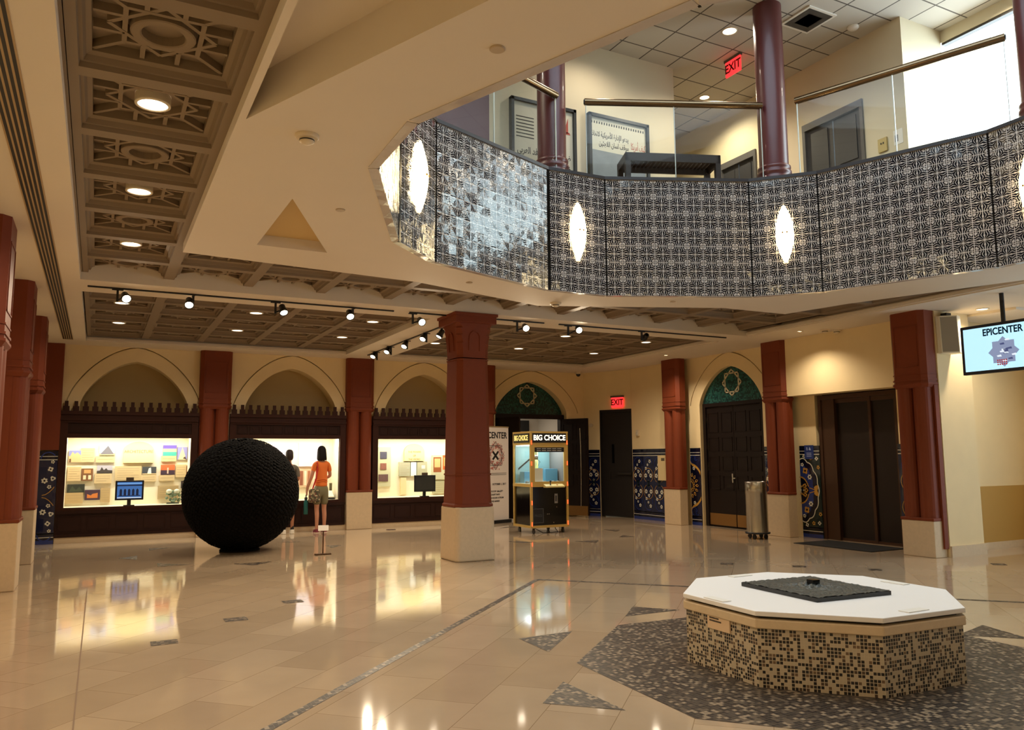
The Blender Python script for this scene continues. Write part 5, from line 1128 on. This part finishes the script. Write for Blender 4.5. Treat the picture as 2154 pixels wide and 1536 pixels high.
m.build('red_pattern', mat('pattern_red', (196, 122, 112), .6), g)
# ---------------------------------------------------------------- bin, mat
g = thing('waste_bin', 'round brushed-steel bin on castors in front of the pilaster', 'bin', (11.42, 11.62, 0)); m = MB()
m.lathe([(.205, .13), (.205, .85), (.21, .86), (.21, 1.08), (.205, 1.09), (.185, 1.09), (.18, .9)], 40, cap=False); m.build('body', mat('bin_steel', (186, 182, 172), .24, 1, noise=.12, nscale=30), g)
MB().lathe([(.19, .12), (.19, .6)], 24).build('liner', BLACK, g); MB().lathe([(.23, .095), (.235, .105), (.235, .125), (.2, .13)], 32).build('dolly', BLACK, g)
for k in range(4):
    a = k*PI/2+.4; M_ = Matrix.Translation((.16*math.cos(a), .16*math.sin(a), .045)) @ Matrix.Rotation(PI/2, 4, 'Y'); m = MB(M_); m.lathe([(.045, -.012), (.045, .012)], 14); m.build('wheel', BLACK, g)
g = thing('door_mat', 'black floor mat in front of the lift', 'mat', (11.85, 9.85, 0)); MB().box(-.48, -.80, 0, .40, .80, .012).build('pile', mat('mat_black', (20, 19, 19), .9), g); MB().box(-.50, -.82, 0, .42, .82, .008).build('rim', BLACK, g)
# ---------------------------------------------------------------- screen and speaker
g = thing('tv_screen', 'black-framed screen with a pale blue picture hanging from the ceiling', 'screen', (11.4, 6.66, 2.76), RR)
MB().box(-.62, 0, 0, .62, .07, .72).build('bezel', mat('tv_navy', (16, 20, 38), .4), g, .006); s_ = MB().box(-.575, -.003, .045, .575, .001, .675).build('display', mat('tv_blue', (176, 222, 240), .3, emit=.85, ecol=(172, 222, 244)), g)
text('EPICENTER', .14, (0, -.005, .59), glow('tv_ink', (14, 30, 44), .5), s_, sx=.82, bold=.004); m = MB(); R = random.Random(4)
for rot in (0, PI/4):
    pts = [(.0+.22*math.cos(rot+PI/4+k*PI/2), .29+.22*math.sin(rot+PI/4+k*PI/2)) for k in range(4)]; m.slab(pts, -.0045-.0006*rot, -.003, 0)
for k in range(14): a = R.uniform(0, 6.28); r0 = .17*R.random(); m.slab([(r0*math.cos(a), .29+r0*math.sin(a)), (r0*math.cos(a)+.06, .29+r0*math.sin(a)), (r0*math.cos(a)+.05, .32+r0*math.sin(a)), (r0*math.cos(a)-.01, .31+r0*math.sin(a))], -.0058, -.005, 1+k % 2)
m.build('star_picture', [glow('tv_grey', (150, 160, 190), .7), glow('tv_purple', (90, 96, 140), .6), glow('tv_white', (224, 232, 240), .9)], s_)
m = MB()
for k in range(5):
    for j in range(3): m.slab([(-.10+k*.03, .10+j*.03), (-.08+k*.03, .10+j*.03), (-.08+k*.03, .12+j*.03), (-.10+k*.03, .12+j*.03)], -.0068, -.006)
m.build('red_check', glow('tv_red', (176, 60, 60), .7), s_)
m = MB(); m.tube([(0, .05, .7), (0, .05, H-2.76)], .03, 10); m.build('ceiling_mount', BLACK, g)
g = thing('speaker', 'white angular loudspeaker mounted high on the wall end beside the screen', 'speaker', (12.04, 7.97, 3.20), 0); m = MB(); m.loft([(-.16, 0, 0), (.17, 0, 0), (.17, -.2, 0), (.03, -.24, 0), (-.16, -.06, 0)], [(-.18, 0, .60), (.15, 0, .60), (.15, -.2, .60), (.01, -.24, .60), (-.18, -.06, .60)]); m.build('cabinet', mat('speaker_white', (232, 226, 206), .5), g)
m = MB(); m.face([(-.152, -.072, .02), (.018, -.235, .02), (-.002, -.235, .58), (-.172, -.072, .58)]); m.build('grille', mat('speaker_grey', (150, 142, 126), .7), g); m = MB(); m.box(-.04, -.10, .58, .08, .0, .66); m.build('bracket', BLACK, g)
# ---------------------------------------------------------------- ceiling lights and track spots
n = 0
NEARL = {9: 'nearest of the three bright lights in the coffered strip', 7: 'middle of the three bright lights in the coffered strip'}
COLN = ['over the corner end of the display wall', 'over the first pilaster bay', 'over the case with the visitors', 'behind the free-standing column', 'over the claw machine', 'nearest the exit corner']
for x, y in LIT:
    if y < 12:
        k = round((9.95-y)/2.04); l = ['farthest and smallest of the three bright lights in the coffered strip', 'middle of the three bright lights in the coffered strip', 'nearest of the three bright lights in the coffered strip'][k] if k < 3 else 'round light in the coffered strip overhead, outside the picture'
        gq = 'lights in the coffered strip'; pw = DOWN_W
    else:
        k = min(5, max(0, round((x-.23)/2.04))); l = 'small round ceiling light in the %s row, %s' % ('rear' if y > 14.5 else 'front', COLN[k]); gq = 'lights in the coffered ceiling at the back'; pw = DOWN_W
    downlight('downlight', (x, y, Z0+(.088 if y < 12 else .058)), l, gq, .10, pw)
downlight('downlight', (12.43, 7.55, H), 'round ceiling light above the screen', None, .085, 110)
TR = mat('track_black', (14, 14, 15), .4)
def track(a, c, label):
    a, c = Vector(a), Vector(c); t = c-a; g = thing('lighting_track', label, 'lighting track', (a.x, a.y, H), math.atan2(t.y, t.x), 'lighting tracks'); MB().box(0, -.016, -.02, t.length, .016, 0).build('rail', TR, g)
track((-.22, 11.70), (4.02, 11.69), 'long lighting track carrying four spotlights along the front beam'); track((4.28, 11.69), (4.92, 11.69), 'short lighting track with one spotlight beside the column capital')
track((5.72, 11.67), (6.72, 11.66), 'lighting track with one spotlight on the claw machine side of the column'); track((7.02, 11.66), (10.8, 11.62), 'long lighting track carrying the dark spotlight'); track((5.27, 17.05), (5.27, 12.4), 'lighting track with five spotlights running back towards the wall')
def spot(x, y, hx, hy, hz, aim, label, on=True):
    g = thing('track_spotlight', label, 'spotlight', (x, y, H-.02), 0, 'black track spotlights')
    MB().box(-.07 if abs(hx-x) > abs(hy-y) else -.016, -.016 if abs(hx-x) > abs(hy-y) else -.07, -.014, .07 if abs(hx-x) > abs(hy-y) else .016, .016 if abs(hx-x) > abs(hy-y) else .07, 0).build('adapter', TR, g)
    MB().box(-.014, -.014, -.17, .014, .014, -.01).build('stem', TR, g)
    c = Vector((hx-x, hy-y, hz-H+.02)); d = (Vector(aim)-Vector((hx, hy, hz))).normalized(); q = d.to_track_quat('Z', 'Y').to_matrix().to_4x4(); M_ = Matrix.Translation(c) @ q
    MB(M_).lathe([(.03, -.16), (.045, -.15), (.05, -.06), (.06, -.05), (.062, .0), (.055, .0), (.05, -.02)], 20, cap=False).build('head', TR, g)
    MB(M_).lathe([(.001, -.012), (.052, -.012)], 20, cap=False).build('lens', BULBW if on else mat('lens_dark', (30, 30, 30), .2), g)
    m = MB(); m.tube([(0, 0, -.15), tuple(c-d*.08)], .012, 8); m.build('arm', TR, g)
    if on: light('SPOT', 'lamp', c+d*.02, TRACK_W, (1, .8, .55), .05, d.to_track_quat('-Z', 'Y').to_euler(), g, spot_size=rad(105), spot_blend=.7)
SP = [(.139, 11.71, .25, 11.62, 3.74, (1.2, 7, .6), 'first spotlight of the front track, beside the long air grille'), (1.088, 11.71, 1.03, 11.62, 3.72, (.8, 8, .4), 'second spotlight along the front track'),
      (2.212, 11.70, 2.33, 11.66, 3.72, (2.9, 9, .2), 'third spotlight of the front track, lens tipped downwards'), (3.371, 11.71, 3.31, 11.62, 3.73, (3.1, 8, .4), 'fourth spotlight along the front track'),
      (4.34, 11.70, 4.47, 11.62, 3.73, (4.2, 6, .8), 'spotlight on the short track just before the column capital'), (6.196, 11.66, 6.34, 11.60, 3.76, (4.8, 5.5, .5), 'first bright spotlight past the column capital'),
      (7.208, 11.66, 7.40, 11.60, 3.80, (5.3, 5, .5), 'bright spotlight between the column and the dark one')]
for a in SP: spot(*a)
spot(8.772, 11.63, 8.90, 11.75, 3.77, (9.8, 17, 2.0), 'dark spotlight turned away at the end of the long track', False)
for (x, y, hy, hz), l in zip(((5.27, 16.40, 16.42, 3.77), (5.27, 15.47, 15.5, 3.76), (5.27, 14.51, 14.45, 3.74), (5.27, 13.48, 13.45, 3.75), (5.30, 12.81, 12.75, 3.70)), ('spotlight nearest the back wall, glowing before the pilaster', 'second spotlight from the back wall on the rearward track', 'third spotlight from the back wall on the rearward track', 'fourth spotlight from the back wall on the rearward track', 'spotlight tucked against the column capital')):
    spot(x, y, x-.09, hy, hz, (x-2.4, y-2.0 if hz > 3.72 else y-.3, .2), l)
# ---------------------------------------------------------------- small ceiling and wall fittings
DW = mat('device_white', (220, 204, 176), .5)
def smoke(x, y, z, l, r=.085):
    g = thing('smoke_detector', l, 'smoke detector', (x, y, z), 0, 'smoke detectors'); MB().lathe([(r, 0), (r, -.018), (r*.9, -.025)], 24).build('base', DW, g); MB().lathe([(r*.62, -.025), (r*.62, -.05), (r*.4, -.062), (r*.15, -.066)], 24).build('head', DW, g); MB().lathe([(r*.635, -.036), (r*.635, -.045)], 24, cap=False).build('slot', BLACK, g)
smoke(1.224, 5.488, H, 'white smoke detector on the large plain ceiling beside the coffered strip'); smoke(6.0, 10.05, H, 'white smoke detector at the ceiling edge under the tiled balcony'); smoke(11.80, 10.1, H, 'smoke detector pair member nearer the green-arched doors'); smoke(12.05, 10.05, H, 'smoke detector pair member nearer the lift')
for x, y, l in ((1.90, 3.788, 'large round sprinkler cover plate on the plain ceiling near the camera'), (1.898, 7.059, 'round sprinkler cover plate beside the recessed ceiling triangle'), (4.252, 9.342, 'round sprinkler cover plate under the sunlit tile panel'), (7.529, 9.2, 'round sprinkler cover plate under the lamp in the middle of the balcony')):
    g = thing('sprinkler_cover', l, 'ceiling cover', (x, y, H), 0, 'sprinkler covers'); MB().lathe([(.045, 0), (.045, -.008), (.04, -.011)], 24).build('plate', mat('cover_grey', (186, 166, 138), .45), g)
g = thing('dome_camera', 'small dark dome camera on the wall near the back corner', 'camera', (11.55, 18.2, H)); MB().lathe([(.09, 0), (.09, -.05), (.075, -.06)], 20).build('housing', DW, g); MB().lathe([(.065, -.055), (.055, -.10), (.03, -.125), (.002, -.13)], 20).build('dome', BLKGL, g)
for x, y, l in ((11.52, 10.45, 'small ceiling border fitting above the steel bin, given an added lamp'), (11.45, 14.3, 'small ceiling border fitting above the pilaster by the exit, given an added lamp')):
    g = thing('added_wall_light', l, 'ceiling light', (x, y, H), 0, 'ceiling fittings with added lamps'); MB().box(-.05, -.05, -.008, .05, .05, 0).build('plate', CEIL, g); MB().box(-.035, -.03, -.0095, .035, .01, -.008).build('slit', glow('washer', (255, 226, 170), 3), g)
    light('SPOT', 'lamp', (0, 0, -.02), 100, WARM, .03, (0, rad(5), 0), g, spot_size=rad(140), spot_blend=.8)  # lamp and glowing slit added to the small fittings to brighten the wall
g = thing('air_grille', 'long black slotted air grille in the ceiling along the wall', 'air grille', (-.60, 6.2, H), 0); MB().box(-.09, -9, -.006, .09, 10.95, 0).build('frame', mat('grille_tan', (178, 150, 110), .5), g); m = MB()
for k in range(5): m.box(-.078+k*.034, -8.98, -.0075, -.078+k*.034+.02, 10.93, -.006)
m.build('slot', BLACK, g)
g = thing('fire_strobe', 'white fire alarm strobe on the wall beside the emergency door', 'alarm', (XR, 16.75, 2.12), RR); MB().box(-.055, -.05, 0, .055, 0, .16).build('body', DW, g); MB().box(-.03, -.07, .02, .03, -.05, .10).build('lens', mat('strobe_lens', (206, 196, 176), .2), g)
g = thing('electrical_panel', 'beige wall box fixed over the blue floral tiles', 'panel box', (XR, 15.72, 1.0), RR); MB().box(-.19, -.06, 0, .19, 0, .62).build('box', mat('box_cream', (222, 200, 150), .5), g); m = MB(); m.box(-.05, -.063, .48, .08, -.06, .55); m.build('display', mat('box_grey2', (96, 84, 64), .4), g)
g = thing('wall_sign', 'blue sign with white figures on the tiles between pilaster and lift', 'sign', (XR, 11.17, 1.52), RR); s_ = MB().box(-.11, -.035, 0, .11, -.025, .27).build('plate', mat('sign_blue', (34, 58, 128), .4), g); m = MB()
m.slab([(-.05, .17), (-.03, .17), (-.035, .23), (-.055, .23)], -.037, -.035); m.slab([(.0, .18), (.045, .17), (.05, .19), (.02, .235)], -.037, -.035)
for k in range(3): m.slab([(-.06, .11-k*.03), (.06, .11-k*.03), (.06, .122-k*.03), (-.06, .122-k*.03)], -.036, -.035)
m.build('symbol', mat('sign_pale', (176, 190, 226), .5), s_)
g = thing('lift_call_panel', 'brass lift call plate on the floral tiles between lift and pilaster', 'call panel', (XR, 9.05, 1.12), RR); p_ = MB().box(-.06, -.04, 0, .06, -.025, .36).build('plate', mat('call_brass', (168, 140, 82), .35, .6), g); m = MB()
for z in (.13, .20): m.lathe([(.001, 0), (.018, 0)], 12, (0, 0, 0), cap=False) if False else m.slab([(.018*math.cos(a), z+.018*math.sin(a)) for a in [2*PI*k/12 for k in range(12)]], -.045, -.04)
m.build('button', mat('btn_dark', (60, 50, 34), .4), p_)
g = thing('wall_plate', 'small white oval plate on the wall by the emergency door', 'wall plate', tuple(EXIT @ Vector((-.30, 0, 2.45))), REX); m = MB(); m.slab([(.07*math.cos(a), .05*math.sin(a)) for a in [2*PI*k/16 for k in range(16)]], -.02, 0); m.build('plate', DW, g)
